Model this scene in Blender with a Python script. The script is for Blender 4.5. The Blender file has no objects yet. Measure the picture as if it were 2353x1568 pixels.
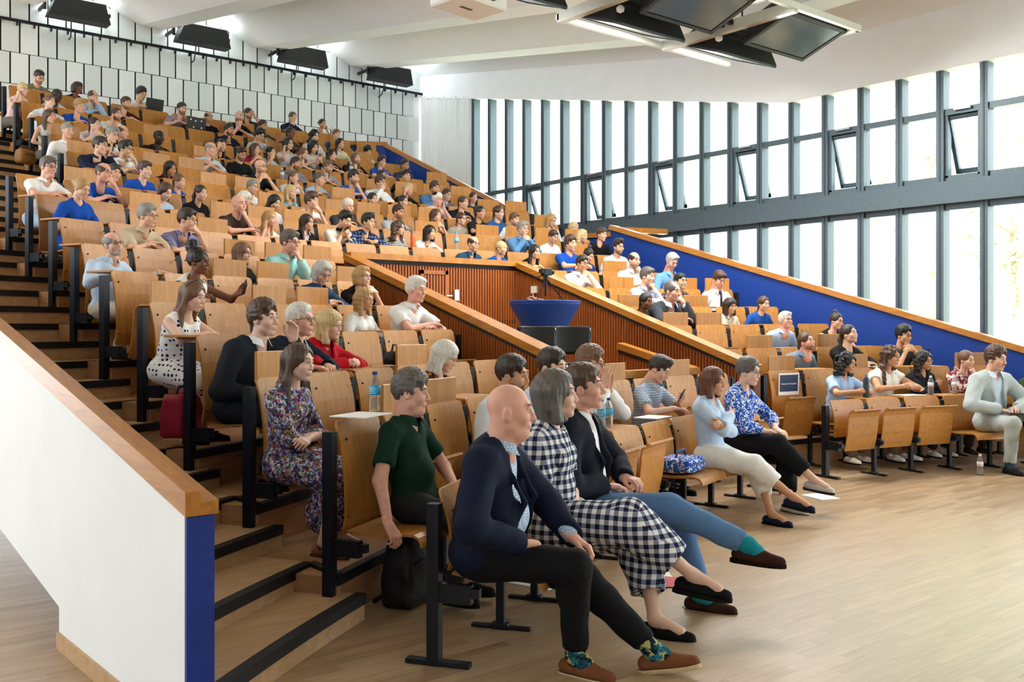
import bpy, bmesh, math, random
import numpy as np
from math import sin, cos, radians, pi, sqrt, atan2
from mathutils import Vector, Matrix, Euler

SC = bpy.context.scene
COL = SC.collection
rng = random.Random(11)

# ------------------------------------------------------------------ camera
YAW = radians(38.9)              # the camera looks 38.9 degrees right of the hall axis (+Y)
FPX, CX, CY, CAMH = 2200.0, 1176.5, 752.0, 1.6
cam_data = bpy.data.cameras.new('camera')
cam_data.sensor_width = 36.0
cam_data.lens = 36.0 * FPX / 2353.0
cam_data.shift_y = -32.0 / 2353.0
cam_data.clip_end = 300
cam = bpy.data.objects.new('camera', cam_data)
COL.objects.link(cam)
cam.location = (0, 0, CAMH)
cam.rotation_euler = (radians(90), 0, -YAW)
SC.camera = cam

# ------------------------------------------------------------------ world, sun, exposure
world = bpy.data.worlds.new('daylight'); SC.world = world
world.use_nodes = True
bg = world.node_tree.nodes['Background']
bg.inputs[0].default_value = (0.87, 0.95, 1.0, 1)
bg.inputs[1].default_value = 2.1
sun_d = bpy.data.lights.new('sun', 'SUN'); sun_d.energy = 11.0; sun_d.angle = radians(3)
sun = bpy.data.objects.new('sun', sun_d); COL.objects.link(sun)
sun.rotation_euler = (radians(38), 0, radians(-60))
SC.cycles.max_bounces = 7; SC.cycles.diffuse_bounces = 4; SC.cycles.glossy_bounces = 2; SC.cycles.transmission_bounces = 4; SC.cycles.transparent_max_bounces = 8
SC.cycles.caustics_reflective = False; SC.cycles.caustics_refractive = False
SC.view_settings.view_transform = 'Standard'
SC.view_settings.look = 'None'
SC.view_settings.gamma = 1.0
SC.view_settings.use_curve_mapping = False
SC.view_settings.exposure = 1.58
LAMP_FILL_W, UP_FILL_W = 38.0, 11.0      # watts of the fill lights added at the ceiling lamps and wall floodlights

# ------------------------------------------------------------------ helpers
def lin(h):
    h = h.lstrip('#')
    v = [int(h[i:i+2], 16) / 255 for i in (0, 2, 4)]
    return tuple(c / 12.92 if c <= .04045 else ((c + .055) / 1.055) ** 2.4 for c in v) + (1,)

def c2h(x, d):                    # camera-aligned plan coordinates -> hall plan coordinates
    return (x * cos(YAW) + d * sin(YAW), -x * sin(YAW) + d * cos(YAW))

def project(X, Y, Z):
    d = X * sin(YAW) + Y * cos(YAW)
    x = X * cos(YAW) - Y * sin(YAW)
    return CX + FPX * x / d, CY + FPX * (CAMH - Z) / d, d

MATS = {}
def nodes_of(name):
    m = bpy.data.materials.new(name); m.use_nodes = True
    nt = m.node_tree
    return m, nt, nt.nodes, nt.links, nt.nodes['Principled BSDF']

def setp(b, rough=.6, metal=0., spec=.4):
    b.inputs['Roughness'].default_value = rough
    b.inputs['Metallic'].default_value = metal
    b.inputs['Specular IOR Level'].default_value = spec

def ramp(ns, pts, interp='LINEAR'):
    r = ns.new('ShaderNodeValToRGB'); e = r.color_ramp.elements; r.color_ramp.interpolation = interp
    while len(e) < len(pts): e.new(.5)
    for el, (p, c) in zip(e, pts):
        el.position = p; el.color = c if isinstance(c, tuple) else lin(c)
    return r

def mat(name, col, rough=.6, metal=0., var=.12, scale=18., bump=0., bscale=60., spec=.4, stretch=(1, 1, 1)):
    """plain procedural material: a colour with slight noise in it, optional fine relief"""
    if name in MATS: return MATS[name]
    m, nt, ns, ln, b = nodes_of(name); setp(b, rough, metal, spec)
    c = lin(col) if isinstance(col, str) else col
    tc = ns.new('ShaderNodeTexCoord'); mp = ns.new('ShaderNodeMapping'); mp.inputs['Scale'].default_value = stretch
    ln.new(tc.outputs['Object'], mp.inputs['Vector'])
    n = ns.new('ShaderNodeTexNoise'); n.inputs['Scale'].default_value = scale; n.inputs['Detail'].default_value = 3
    ln.new(mp.outputs[0], n.inputs['Vector'])
    r = ramp(ns, [(.3, tuple(max(0, x * (1 - var)) for x in c[:3]) + (1,)), (.7, tuple(min(1, x * (1 + var)) for x in c[:3]) + (1,))])
    ln.new(n.outputs['Fac'], r.inputs[0]); ln.new(r.outputs[0], b.inputs['Base Color'])
    if bump:
        n2 = ns.new('ShaderNodeTexNoise'); n2.inputs['Scale'].default_value = bscale; n2.inputs['Detail'].default_value = 4
        ln.new(mp.outputs[0], n2.inputs['Vector'])
        bp = ns.new('ShaderNodeBump'); bp.inputs['Strength'].default_value = bump; bp.inputs['Distance'].default_value = .01
        ln.new(n2.outputs['Fac'], bp.inputs['Height']); ln.new(bp.outputs[0], b.inputs['Normal'])
    MATS[name] = m
    return m

def wood(name, c1, c2, rough=.42, stretch=(9, 9, .9), scale=3.2, rnd=.16, coat=.0):
    """wood with long grain; a small value shift per object"""
    m, nt, ns, ln, b = nodes_of(name); setp(b, rough, 0, .4)
    tc = ns.new('ShaderNodeTexCoord'); oi = ns.new('ShaderNodeObjectInfo')
    ad = ns.new('ShaderNodeVectorMath'); ad.operation = 'ADD'
    cmb = ns.new('ShaderNodeCombineXYZ')
    ml = ns.new('ShaderNodeMath'); ml.operation = 'MULTIPLY'; ml.inputs[1].default_value = 37.
    ln.new(oi.outputs['Random'], ml.inputs[0])
    for k in range(3): ln.new(ml.outputs[0], cmb.inputs[k])
    ln.new(tc.outputs['Object'], ad.inputs[0]); ln.new(cmb.outputs[0], ad.inputs[1])
    mp = ns.new('ShaderNodeMapping'); mp.inputs['Scale'].default_value = stretch
    ln.new(ad.outputs[0], mp.inputs['Vector'])
    n = ns.new('ShaderNodeTexNoise'); n.inputs['Scale'].default_value = scale; n.inputs['Detail'].default_value = 6; n.inputs['Roughness'].default_value = .62
    n.inputs['Distortion'].default_value = .6
    ln.new(mp.outputs[0], n.inputs['Vector'])
    r = ramp(ns, [(.25, c1), (.75, c2)])
    ln.new(n.outputs['Fac'], r.inputs[0])
    hs = ns.new('ShaderNodeHueSaturation')
    mr = ns.new('ShaderNodeMapRange'); mr.inputs[3].default_value = 1 - rnd; mr.inputs[4].default_value = 1 + rnd * .6
    ln.new(oi.outputs['Random'], mr.inputs[0]); ln.new(mr.outputs[0], hs.inputs['Value'])
    ln.new(r.outputs[0], hs.inputs['Color']); ln.new(hs.outputs[0], b.inputs['Base Color'])
    MATS[name] = m
    return m

class MB:
    """collects shapes into one mesh"""
    def __init__(s): s.v = []; s.f = []; s.m = []
    def add(s, vs, fs, mi=0):
        o = len(s.v); s.v += [tuple(p) for p in vs]; s.f += [tuple(i + o for i in q) for q in fs]; s.m += [mi] * len(fs); return s
    def box(s, c, d, rot=None, mi=0):
        hx, hy, hz = d[0] / 2, d[1] / 2, d[2] / 2
        vs = [Vector((x, y, z)) for x in (-hx, hx) for y in (-hy, hy) for z in (-hz, hz)]
        if rot is not None: vs = [rot @ p for p in vs]
        c = Vector(c)
        return s.add([p + c for p in vs], [(0, 1, 3, 2), (4, 6, 7, 5), (0, 4, 5, 1), (2, 3, 7, 6), (0, 2, 6, 4), (1, 5, 7, 3)], mi)
    def bbox(s, x0, x1, y0, y1, z0, z1, mi=0):
        return s.box(((x0 + x1) / 2, (y0 + y1) / 2, (z0 + z1) / 2), (x1 - x0, y1 - y0, z1 - z0), None, mi)
    def prism(s, poly, ext, mi=0):
        """poly: 3-D points of one face, ext: extrusion vector"""
        n = len(poly); e = Vector(ext); a = [Vector(p) for p in poly]
        vs = a + [p + e for p in a]
        fs = [tuple(range(n))[::-1], tuple(range(n, 2 * n))] + [(i, (i + 1) % n, n + (i + 1) % n, n + i) for i in range(n)]
        return s.add(vs, fs, mi)
    def bar(s, a, b, w, h, up=(0, 0, 1), mi=0):
        a = Vector(a); b = Vector(b); t = (b - a).normalized(); r = t.cross(Vector(up)).normalized(); u = r.cross(t)
        q = [a + r * x * w / 2 + u * y * h / 2 for x, y in ((-1, -1), (1, -1), (1, 1), (-1, 1))]
        return s.prism(q, b - a, mi)
    def tube(s, pts, r, n=8, mi=0, cap=True, closed=False):
        P = [Vector(p) for p in pts]; N = len(P); rr = r if hasattr(r, '__len__') else [r] * N
        vs = []; fs = []; ref = Vector((0, 0, 1))
        for i, p in enumerate(P):
            if closed: t = P[(i + 1) % N] - P[i - 1]
            else: t = P[min(i + 1, N - 1)] - P[max(i - 1, 0)]
            t = t.normalized()
            if abs(t.dot(ref)) > .95: ref = Vector((1, 0, 0)) if abs(t.x) < .9 else Vector((0, 1, 0))
            a = t.cross(ref).normalized(); b_ = t.cross(a); ref = -b_ if False else ref
            vs += [p + a * cos(2 * pi * k / n) * rr[i] + b_ * sin(2 * pi * k / n) * rr[i] for k in range(n)]
        M_ = N if closed else N - 1
        for i in range(M_):
            j = (i + 1) % N
            fs += [(i * n + k, i * n + (k + 1) % n, j * n + (k + 1) % n, j * n + k) for k in range(n)]
        if cap and not closed: fs += [tuple(range(n))[::-1], tuple(range((N - 1) * n, N * n))]
        return s.add(vs, fs, mi)
    def lathe(s, prof, n=16, c=(0, 0, 0), mi=0):
        """prof: (radius, z) from bottom to top"""
        vs = []; fs = []; m = len(prof)
        for r, z in prof: vs += [(c[0] + r * cos(2 * pi * k / n), c[1] + r * sin(2 * pi * k / n), c[2] + z) for k in range(n)]
        for i in range(m - 1): fs += [(i * n + k, i * n + (k + 1) % n, (i + 1) * n + (k + 1) % n, (i + 1) * n + k) for k in range(n)]
        fs += [tuple(range(n))[::-1], tuple(range((m - 1) * n, m * n))]
        return s.add(vs, fs, mi)
    def mesh(s, name, mats=(), smooth=False, bevel=0.):
        me = bpy.data.meshes.new(name); me.from_pydata(s.v, [], s.f)
        for m_ in mats: me.materials.append(m_)
        if len(mats) > 1: me.polygons.foreach_set('material_index', s.m)
        if bevel:
            bm = bmesh.new(); bm.from_mesh(me)
            bmesh.ops.bevel(bm, geom=list(bm.edges), offset=bevel, segments=1, affect='EDGES')
            bm.to_mesh(me); bm.free()
        bm = bmesh.new(); bm.from_mesh(me); bmesh.ops.recalc_face_normals(bm, faces=bm.faces); bm.to_mesh(me); bm.free()
        if smooth: me.polygons.foreach_set('use_smooth', [True] * len(me.polygons))
        me.update()
        return me
    def build(s, name, mats, parent=None, smooth=False, bevel=0., loc=None):
        if not isinstance(mats, (list, tuple)): mats = [mats]
        return link(name, s.mesh(name, mats, smooth, bevel), parent, loc)

def link(name, me, parent=None, loc=None, rot=None):
    o = bpy.data.objects.new(name, me); COL.objects.link(o)
    if parent is not None: o.parent = parent
    if loc is not None: o.location = loc
    if rot is not None: o.rotation_euler = rot
    return o

def empty(name, loc=(0, 0, 0), rz=0., parent=None):
    o = bpy.data.objects.new(name, None); COL.objects.link(o); o.location = loc; o.rotation_euler = (0, 0, rz)
    o.empty_display_size = .1
    if parent is not None: o.parent = parent
    return o

def tag(o, label=None, cat=None, group=None, kind=None):
    if label: o['label'] = label
    if cat: o['category'] = cat
    if group: o['group'] = group
    if kind: o['kind'] = kind
    return o

# ------------------------------------------------------------------ row curves (parallel curves of one base curve)
PITCH, SEATW = .788, .57
_t = np.arange(-10, 100.01, .05); _th = np.radians(_t)
_rho = np.where(_t < 36, 12.5, 7.0)
_P = np.cumsum(np.stack([np.sin(_th), np.cos(_th)], 1) * (_rho * radians(.05))[:, None], 0)
_P = _P - _P[np.argmin(abs(_t - 16))] + np.array([-.33, 4.55])
_N = np.stack([-np.cos(_th), np.sin(_th)], 1)
_rot = np.array([[cos(YAW), sin(YAW)], [-sin(YAW), cos(YAW)]])
BASE = _P @ _rot.T; NRM = _N @ _rot.T          # hall coordinates; NRM points uphill
def rowline(i): return BASE + NRM * PITCH * (i - 1)       # i may be fractional
BT = [0, .814, 1.095, 1.312, 1.590, 1.838, 2.118, 2.402, 2.715, 3.035, 3.355, 3.675, 4.00, 4.36, 4.755, 5.12, 5.525]   # back tops
LV = [0, 0, .055] + [b - 1.04 for b in BT[3:]] + [4.78, 5.2]   # foot level of each row (the last entry: walkway behind the top row)
NROW = 16
BT.append(5.93)
def ztilt(X, row): return .0115 * (X - 6.5) * min(1., max(0., (row - 1) / 3))   # the rake rises a little towards the window side
def idx_at_x(i, X):
    L = rowline(i); return int(np.argmin(abs(L[:, 0] - X)))
# ------------------------------------------------------------------ shared materials
W_SEAT = wood('beech_plywood', '#AA6C29', '#C68E47', .38)
W_EDGE = wood('plywood_edge', '#D9A862', '#EBC78C', .5)
W_RAIL = wood('oiled_rail_wood', '#9A5C18', '#C58634', .35, (6, 6, 6), 2.2)
W_RAILY = wood('oiled_rail_wood_long', '#9A5C18', '#C58634', .35, (12, 1.2, 12), 2.2)
W_STEP = wood('stair_wood', '#B48E64', '#D2AE84', .5, (1.2, 9, 9), 2.4, .05)
W_RISER = wood('riser_wood', '#9C7048', '#C0946A', .5, (1.6, 1.6, 12), 2.4, .05)
W_SLAT = wood('red_brown_slat_wood', '#8E4A1E', '#B5692F', .45, (9, 9, .8), 2.5, .05)
W_SLATB = wood('red_brown_panel_wood', '#5A2A12', '#74391A', .5, (9, 9, .8), 2.5, .05)
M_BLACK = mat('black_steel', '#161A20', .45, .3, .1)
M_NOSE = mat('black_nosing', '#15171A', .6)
M_WHITE = mat('white_paint', '#F1F4F6', .75, var=.02, scale=3)
M_CEIL = mat('ceiling_white', '#EFF5F8', .85, var=.015, scale=2)
M_BLUE = mat('blue_paint', '#06388F', .55, var=.06, scale=30, bump=.15, bscale=120)
M_BLUED = mat('dark_blue_paint', '#05297F', .55, var=.06, scale=30, bump=.15, bscale=120)
M_MULL = mat('grey_green_metal', '#53636B', .4, .2, .06)
M_MULLD = mat('dark_grey_metal', '#39454B', .45, .2, .06)
M_CHAIR = mat('black_plastic', '#15181A', .35, 0, .08)
M_CHROME = mat('chrome', '#C9CCD0', .15, 1., .02)
M_PLASTIC = mat('white_plastic', '#E9EAE9', .4, 0, .02)
M_PAPER = mat('paper', '#F4F4F2', .8, 0, .02)

def floor_material(name, scale_obj):
    m, nt, ns, ln, b = nodes_of(name); setp(b, .30, 0, .4)
    tc = ns.new('ShaderNodeTexCoord')
    br = ns.new('ShaderNodeTexBrick')
    br.inputs['Scale'].default_value = 1.0; br.inputs['Brick Width'].default_value = .55; br.inputs['Row Height'].default_value = .075
    br.inputs['Mortar Size'].default_value = .0004; br.inputs['Mortar Smooth'].default_value = .3
    br.inputs['Color1'].default_value = lin('#A78B6A'); br.inputs['Color2'].default_value = lin('#C2A786'); br.inputs['Mortar'].default_value = lin('#9C8060')
    br.offset = .37
    ln.new(tc.outputs['Object'], br.inputs['Vector'])
    mp = ns.new('ShaderNodeMapping'); mp.inputs['Scale'].default_value = (1.2, 14, 14)
    ln.new(tc.outputs['Object'], mp.inputs['Vector'])
    n = ns.new('ShaderNodeTexNoise'); n.inputs['Scale'].default_value = 2.; n.inputs['Detail'].default_value = 5
    ln.new(mp.outputs[0], n.inputs['Vector'])
    r = ramp(ns, [(.3, '#BBAA98'), (.7, '#FFFFFF')])
    ln.new(n.outputs['Fac'], r.inputs[0])
    mx = ns.new('ShaderNodeMix'); mx.data_type = 'RGBA'; mx.blend_type = 'MULTIPLY'; mx.inputs[0].default_value = .55
    ln.new(br.outputs['Color'], mx.inputs[6]); ln.new(r.outputs[0], mx.inputs[7])
    ln.new(mx.outputs[2], b.inputs['Base Color'])
    MATS[name] = m
    return m
M_FLOOR = floor_material('strip_parquet', 1)
M_PLANK = wood('floor_plank_wood', '#AB8F6D', '#C3A886', .30, (1.2, 14, 14), 2.0, .10)

# ------------------------------------------------------------------ floor
fl = MB().bbox(-14, 18, -8, 26, -.20, -.0008).build('floor', M_FLOOR); tag(fl, 'pale strip parquet floor of the lecture hall', kind='structure')
cand = []
for r_ in range(int(-1 / .075), int(6.6 / .075)):
    off = (r_ * .37) % 1 * .55
    for c_ in range(-1, 24):
        X = c_ * .55 + off; Y = r_ * .075
        u, v, d = project(X + .28, Y + .04, 0)
        if d > 2 and 480 < u < 2400 and v < 1600:
            # only floor that is really free in front of the first rows
            L2 = rowline(1.0); k = int(np.argmin(np.hypot(L2[:, 0] - X - .28, L2[:, 1] - Y)))
            if (np.array([X + .28, Y]) - L2[k]) @ NRM[k] < -.1: cand.append((d, X, Y))
cand.sort()
_pm = MB().bbox(.0002, .5498, .0002, .0748, -.006, 0).mesh('plank', [M_PLANK])
for d, X, Y in cand[:300]:
    link('plank', _pm, fl, (X, Y, 0))

# ------------------------------------------------------------------ stepped seating platforms
VOM = (5.9, 8.75, 6.6, 10.55)                 # recess in the seating: x0, x1, y0, y1
RIGHT_X = [0, 12.55, 12.35, 12.3, 12.05, 11.85, 11.7, 11.55, 11.4, 11.45, 11.4, 11.3, 11.05, 10.75, 10.4, 9.95, 9.35]
LEFT_X = [0, 2.61, 2.54, 2.47, 2.43, 2.40, 2.38, 2.37, 2.39, 2.37, 2.36, 3.40, 3.37, 3.37, 3.37, 3.34, 3.33]
def wall_left_x(Y): return 1.388 - .032 * (Y - 3.52)
def blue_x(Y): return 12.85 - (Y - 5.4) * .125 if Y < 12.2 else 11.95 - (Y - 13.3) * .44
stp = empty('floor_platforms'); tag(stp, 'stepped wooden seating platforms', kind='structure')
def clampw(p):
    x = wall_left_x(p[1]) - .03
    return (x, p[1]) if p[0] < x else p
def strip(curve_f, curve_b, k0, k1, z0, z1, zb, step=24, row=9):
    """slab between two row curves from sample k0 to k1"""
    mb = MB(); ks = list(range(k0, k1, step)) + [k1]
    n = len(ks); vs = []
    for k in ks:
        f, b = clampw(curve_f[k]), clampw(curve_b[k])
        zf, zk = ztilt(f[0], row), ztilt(b[0], row)
        vs += [(f[0], f[1], z0), (f[0], f[1], z1 + zf), (b[0], b[1], z1 + zk), (b[0], b[1], zb)]
    fs = []
    for i in range(n - 1):
        a, c = 4 * i, 4 * i + 4
        fs += [(a, c, c + 1, a + 1), (a + 1, c + 1, c + 2, a + 2), (a + 2, c + 2, c + 3, a + 3), (a, a + 3, c + 3, c)]
    fs += [(0, 1, 2, 3), tuple(4 * (n - 1) + j for j in (3, 2, 1, 0))]
    return mb.add(vs, fs)
def nosing(curve, k0, k1, z_, w=.045, h=.05, step=24, out=.012, row=9):
    mb = MB(); ks = list(range(k0, k1, step)) + [k1]; vs = []
    for k in ks:
        p, nn = curve[k], NRM[k]
        a = clampw(p - nn * out); b = clampw(p + nn * w); z = z_ + ztilt(p[0], row)
        vs += [(a[0], a[1], z - h), (a[0], a[1], z + .006), (b[0], b[1], z + .006), (b[0], b[1], z - h)]
    fs = []
    for i in range(len(ks) - 1):
        a, c = 4 * i, 4 * i + 4
        fs += [(a + j, c + j, c + (j + 1) % 4, a + (j + 1) % 4) for j in range(4)]
    fs += [(0, 1, 2, 3), tuple(4 * (len(ks) - 1) + j for j in (3, 2, 1, 0))]
    return mb.add(vs, fs)
def kx(curve, X): return int(np.argmin(abs(curve[:, 0] - X) + (curve[:, 1] < 0) * 99))
for i in range(2, NROW + 1):                   # platform behind row i carries row i+1
    f, b = rowline(i), rowline(i + 1) if i < NROW else rowline(i + 2.0)
    z = LV[i + 1]; kl = kx(f, LEFT_X[i] - .02)
    kr = next((k for k in range(kl, len(f)) if f[k][0] > blue_x(f[k][1]) - .02), len(f) - 1)
    secs = [(kl, kr)]
    if i <= 6: secs = [(kl, kx(f, VOM[0] - .06)), (kx(f, VOM[1] + .06), kr)]
    for k0, k1 in secs:
        ff = f
        if i == 7:                             # stop at the back of the recess
            ff = f.copy()
            m_ = (f[:, 0] > VOM[0]) & (f[:, 0] < VOM[1]) & (f[:, 1] < VOM[3])
            ff[m_] = f[m_] + NRM[m_] * ((VOM[3] - f[m_][:, 1]) / np.maximum(NRM[m_][:, 1], .3))[:, None]
        strip(ff, b, k0, k1, LV[i] - .35, z, LV[i] - .35, row=i + 1).build('platform', W_RISER, stp)
        nosing(ff, k0, k1, z, row=i + 1).build('nosing', M_NOSE, stp)

# ------------------------------------------------------------------ left aisle stairs
ais = empty('floor_aisle_stairs'); tag(ais, 'wooden aisle stairs with black nosings', kind='structure')
def kwall(curve):
    for k in range(len(curve)):
        if curve[k][1] > 2.5 and curve[k][0] > wall_left_x(curve[k][1]) - .0: return k
    return 0
for i in range(2, NROW + 1):
    zz = ztilt(2.2 if i < 11 else 3.0, i); lo, hi = LV[i] + zz, LV[i + 1] + zz; mid = (lo + hi) / 2
    if i == 2: lo = 0.; mid = .14
    a, b_, c = rowline(i - .165), rowline(i + .33), rowline(i + 1 - .16 if i < NROW else i + 2)
    xr = LEFT_X[i]
    ka, kb = kwall(a), kx(a, xr + (.12 if i < 11 else .1))
    strip(a, b_, ka, kb, lo if i > 2 else 0, mid, mid - .03 if i > 2 else 0, 12, 1).build('step', W_STEP, ais)
    nosing(a, ka, kb, mid, .05, .05, 12, .012, 1).build('nosing', M_NOSE, ais)
    ka2, kb2 = kwall(b_), kx(b_, xr - .0)
    strip(b_, c, ka2, kx(b_, xr + .02), mid, hi, hi - .04, 12, 1).build('landing', W_STEP, ais)
    nosing(b_, ka2, kb2, hi, .05, .05, 12, .012, 1).build('nosing', M_NOSE, ais)
    # short return of the nosing beside the row post
    p0 = b_[kb2]; p1 = rowline(i)[kx(rowline(i), xr)]
    MB().bar((p0[0], p0[1], hi - .02), (p1[0], p1[1], hi - .02), .05, .055).build('nosing', M_NOSE, ais)
    q0 = b_[kb2]; 
    MB().bar((p0[0], p0[1], (lo + hi) / 2 - .1), (p1[0], p1[1], (lo + hi) / 2 - .1), .02, hi - lo + .12).build('riser_return', W_STEP, ais)

# ------------------------------------------------------------------ white parapet of the left aisle
def wl(Y, off=0.): return (wall_left_x(Y) + off, Y)
Y0, Y1 = 3.52, 12.0
def par_top(Y): return .895 + .215 * (Y - Y0)
def par_bot(Y): return .0 if Y < 5.12 else .207 + .169 * (Y - 5.12)
wall = MB()
outl = [(Y0, 0), (5.12, 0), (5.12, .207), (Y1, par_bot(Y1)), (Y1, par_top(Y1)), (Y0, par_top(Y0))]
poly = [(wl(Y, -.1)[0], Y, z) for Y, z in outl]
wall.prism(poly, (.1, .0, 0))
wlo = wall.build('wall_left', M_WHITE); tag(wlo, 'white parapet wall of the left aisle with blue end and wooden handrail', kind='structure')
MB().prism([(wl(Y0, -.1)[0] - .002, Y0 - .012, 0), (wl(Y0)[0] + .004, Y0 - .012, 0), (wl(Y0)[0] + .004, Y0 - .012, par_top(Y0) + .0), (wl(Y0, -.1)[0] - .002, Y0 - .012, par_top(Y0))], (0, .02, 0)).build('blue_end_face', M_BLUED, wlo)
MB().prism([(wl(Y, 0)[0] + .001, Y, z) for Y, z in outl], (.004, 0, 0)).build('blue_inner_face', M_BLUED, wlo)
rl = MB()
sec = [(-.115, .0), (.012, .0), (.012, .05), (-.05, .05), (-.062, .09), (-.115, .09)]
pa = [(wl(Y0 - .03)[0] + x, Y0 - .03, par_top(Y0 - .03) + z + .012) for x, z in sec]
pb = (wl(Y1)[0] - wl(Y0 - .03)[0], Y1 - Y0 + .03, par_top(Y1) - par_top(Y0 - .03))
rl.prism(pa, pb).build('handrail', W_RAILY, wlo)
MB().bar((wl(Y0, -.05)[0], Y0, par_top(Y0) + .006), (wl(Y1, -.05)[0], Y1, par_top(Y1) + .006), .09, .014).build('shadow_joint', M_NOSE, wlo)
bb = MB().prism([(wl(Y, -.1)[0] - .012, Y, z) for Y, z in ((Y0, 0), (5.125, 0), (5.125, .085), (Y0, .085))], (.013, 0, 0)).build('baseboard_left', W_STEP); tag(bb, 'wooden baseboard of the white parapet', kind='structure')

# ------------------------------------------------------------------ ribbed wood walls of the recess
def rib_wall(name, p0, p1, zt0, zt1, zb, side, thick=.12, rail=True, label='', pitch=.045, rail_w=.2):
    """wall from p0 to p1 (plan), top z varies linearly; ribs on 'side' (+1 left of direction)"""
    a = Vector((p0[0], p0[1], 0)); b = Vector((p1[0], p1[1], 0)); t = (b - a); Lh = t.length; t.normalize()
    nrm = Vector((-t.y, t.x, 0)) * side
    base = MB().prism([a + Vector((0, 0, zb)), b + Vector((0, 0, zb)), b + Vector((0, 0, zt1)), a + Vector((0, 0, zt0))], -nrm * thick).build(name, W_SLATB)
    tag(base, label, kind='structure')
    ribs = MB(); n = int(Lh / pitch)
    for k in range(n):
        s = (k + .5) * pitch; u = s / Lh; zt_ = zt0 + (zt1 - zt0) * u - .06; q = a + t * s
        w = pitch * .62
        pts = [q - t * w / 2, q + t * w / 2, q + t * w * .34 + nrm * .016, q - t * w * .34 + nrm * .016]
        ribs.add([(p.x, p.y, zb) for p in pts] + [(p.x, p.y, zt_) for p in pts], [(0, 3, 7, 4), (3, 2, 6, 7), (2, 1, 5, 6), (4, 7, 6, 5)])
    tag(ribs.build('ribs', W_SLAT, base), kind='stuff')
    if rail:
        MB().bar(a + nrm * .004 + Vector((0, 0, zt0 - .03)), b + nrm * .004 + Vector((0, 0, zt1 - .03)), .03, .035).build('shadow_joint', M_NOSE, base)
        c0 = a - nrm * (thick / 2 - .02) + Vector((0, 0, zt0 + .035)); c1 = b - nrm * (thick / 2 - .02) + Vector((0, 0, zt1 + .035))
        MB().bar(c0, c1, rail_w, .075).build('rail_cap', W_RAILY if abs(t.y) > .7 else W_RAIL, base)
    return base
x0, x1, y0, y1 = VOM
rib_wall('wall_recess_left', (x0, 6.75), (x0, y1), 1.30, 2.43, -.1, 1, label='ribbed red-brown wooden wall on the left of the recess')
rib_wall('wall_recess_back', (x0, y1), (x1, y1), 2.46, 2.46, -.1, -1, label='ribbed red-brown wooden back wall of the recess with a niche')
rib_wall('wall_recess_right', (x1 - .15, y1), (x1 - .03, 6.55), 2.46, 1.11, -.1, -1, label='ribbed red-brown wooden wall on the right of the recess')
rib_wall('wall_recess_front', (x0 + .05, 6.78), (8.3, 7.0), 1.08, 1.08, -.1, -1, label='low ribbed wooden front wall of the recess', rail_w=.16)
rib_wall('wall_recess_gate', (8.28, 7.05), (8.28, 8.2), 1.08, 1.34, -.1, 1, thick=.08, label='short sloping ribbed wall piece beside the recess gate', rail_w=.13)
# niche with door in the back wall, floor of the recess
nd = MB().bbox(6.99, 7.33, y1 - .03, y1 - .012, .79, 2.30).build('door_1', W_SLATB); tag(nd, 'dark wooden niche door in the ribbed back wall', kind='structure')
MB().bbox(6.94, 6.99, y1 - .05, y1 - .012, .79, 2.35).bbox(7.33, 7.38, y1 - .05, y1 - .012, .79, 2.35).bbox(6.94, 7.38, y1 - .05, y1 - .012, 2.30, 2.35).build('door_frame', W_SLAT, nd)
_rb = MB()
for k in range(7): _rb.bbox(7.005 + k * .047, 7.03 + k * .047, y1 - .042, y1 - .03, .79, 2.29)
tag(_rb.build('door_ribs', W_SLAT, nd), kind='stuff')
rf = MB().bbox(x0, x1 - .05, 7.0, y1, .4, .79).build('floor_recess', W_STEP); tag(rf, 'raised wooden floor of the recess', kind='structure')

# ------------------------------------------------------------------ blue walls with wooden rails on the right
def blue_wall(name, pts, zb, label, rail=True):
    """pts: (x, y, ztop) polyline"""
    o = None
    for k in range(len(pts) - 1):
        a, b = Vector(pts[k]), Vector(pts[k + 1]); t = (b - a); t.z = 0; t.normalize(); n = Vector((t.y, -t.x, 0))
        m = MB().prism([(a.x, a.y, zb), (b.x, b.y, zb), (b.x, b.y, b.z), (a.x, a.y, a.z)], n * .12)
        if o is None: o = m.build(name, M_BLUE); tag(o, label, kind='structure')
        else: m.build('wall_return', M_BLUE, o)
        if rail:
            MB().bar(a + n * .05 + Vector((0, 0, .035)), b + n * .05 + Vector((0, 0, .035)), .22, .08).build('rail_cap', W_RAILY, o)
            MB().bar(a - n * .03 + Vector((0, 0, -.045)), b - n * .03 + Vector((0, 0, -.045)), .05, .09).build('rail_side', W_RAILY, o)
    return o
def rail_pt(px, py, X):
    t = (px - CX) / FPX; h0 = t * cos(YAW) + sin(YAW); h1 = -t * sin(YAW) + cos(YAW); s = X / h0
    return (X, h1 * s, CAMH - (py - CY) / FPX * s)
A_, B_ = rail_pt(1412, 528, 12.0), rail_pt(2353, 808, 12.85)
C_ = tuple(B_[k] + (B_[k] - A_[k]) / (A_[1] - B_[1]) * 2.0 for k in range(3))
blue_wall('wall_right', [A_, C_], -.1, 'deep blue wall with wooden rail along the right aisle')
blue_wall('wall_right_return', [(11.72, 12.95, A_[2] - .13), (A_[0], A_[1], A_[2] - .13)], 1.5, 'low blue wall end at the side exit')
MB().bar((A_[0], A_[1], A_[2] + .0), (A_[0] + 1.0, A_[1] - .3, A_[2] + .0), .14, .09).build('trim_1', W_RAIL)['kind'] = 'structure'
bpy.data.objects['trim_1']['label'] = 'wooden rail stub at the side exit'
U0, U1 = rail_pt(1230, 515, 11.9), rail_pt(888, 338, 10.35)
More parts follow.
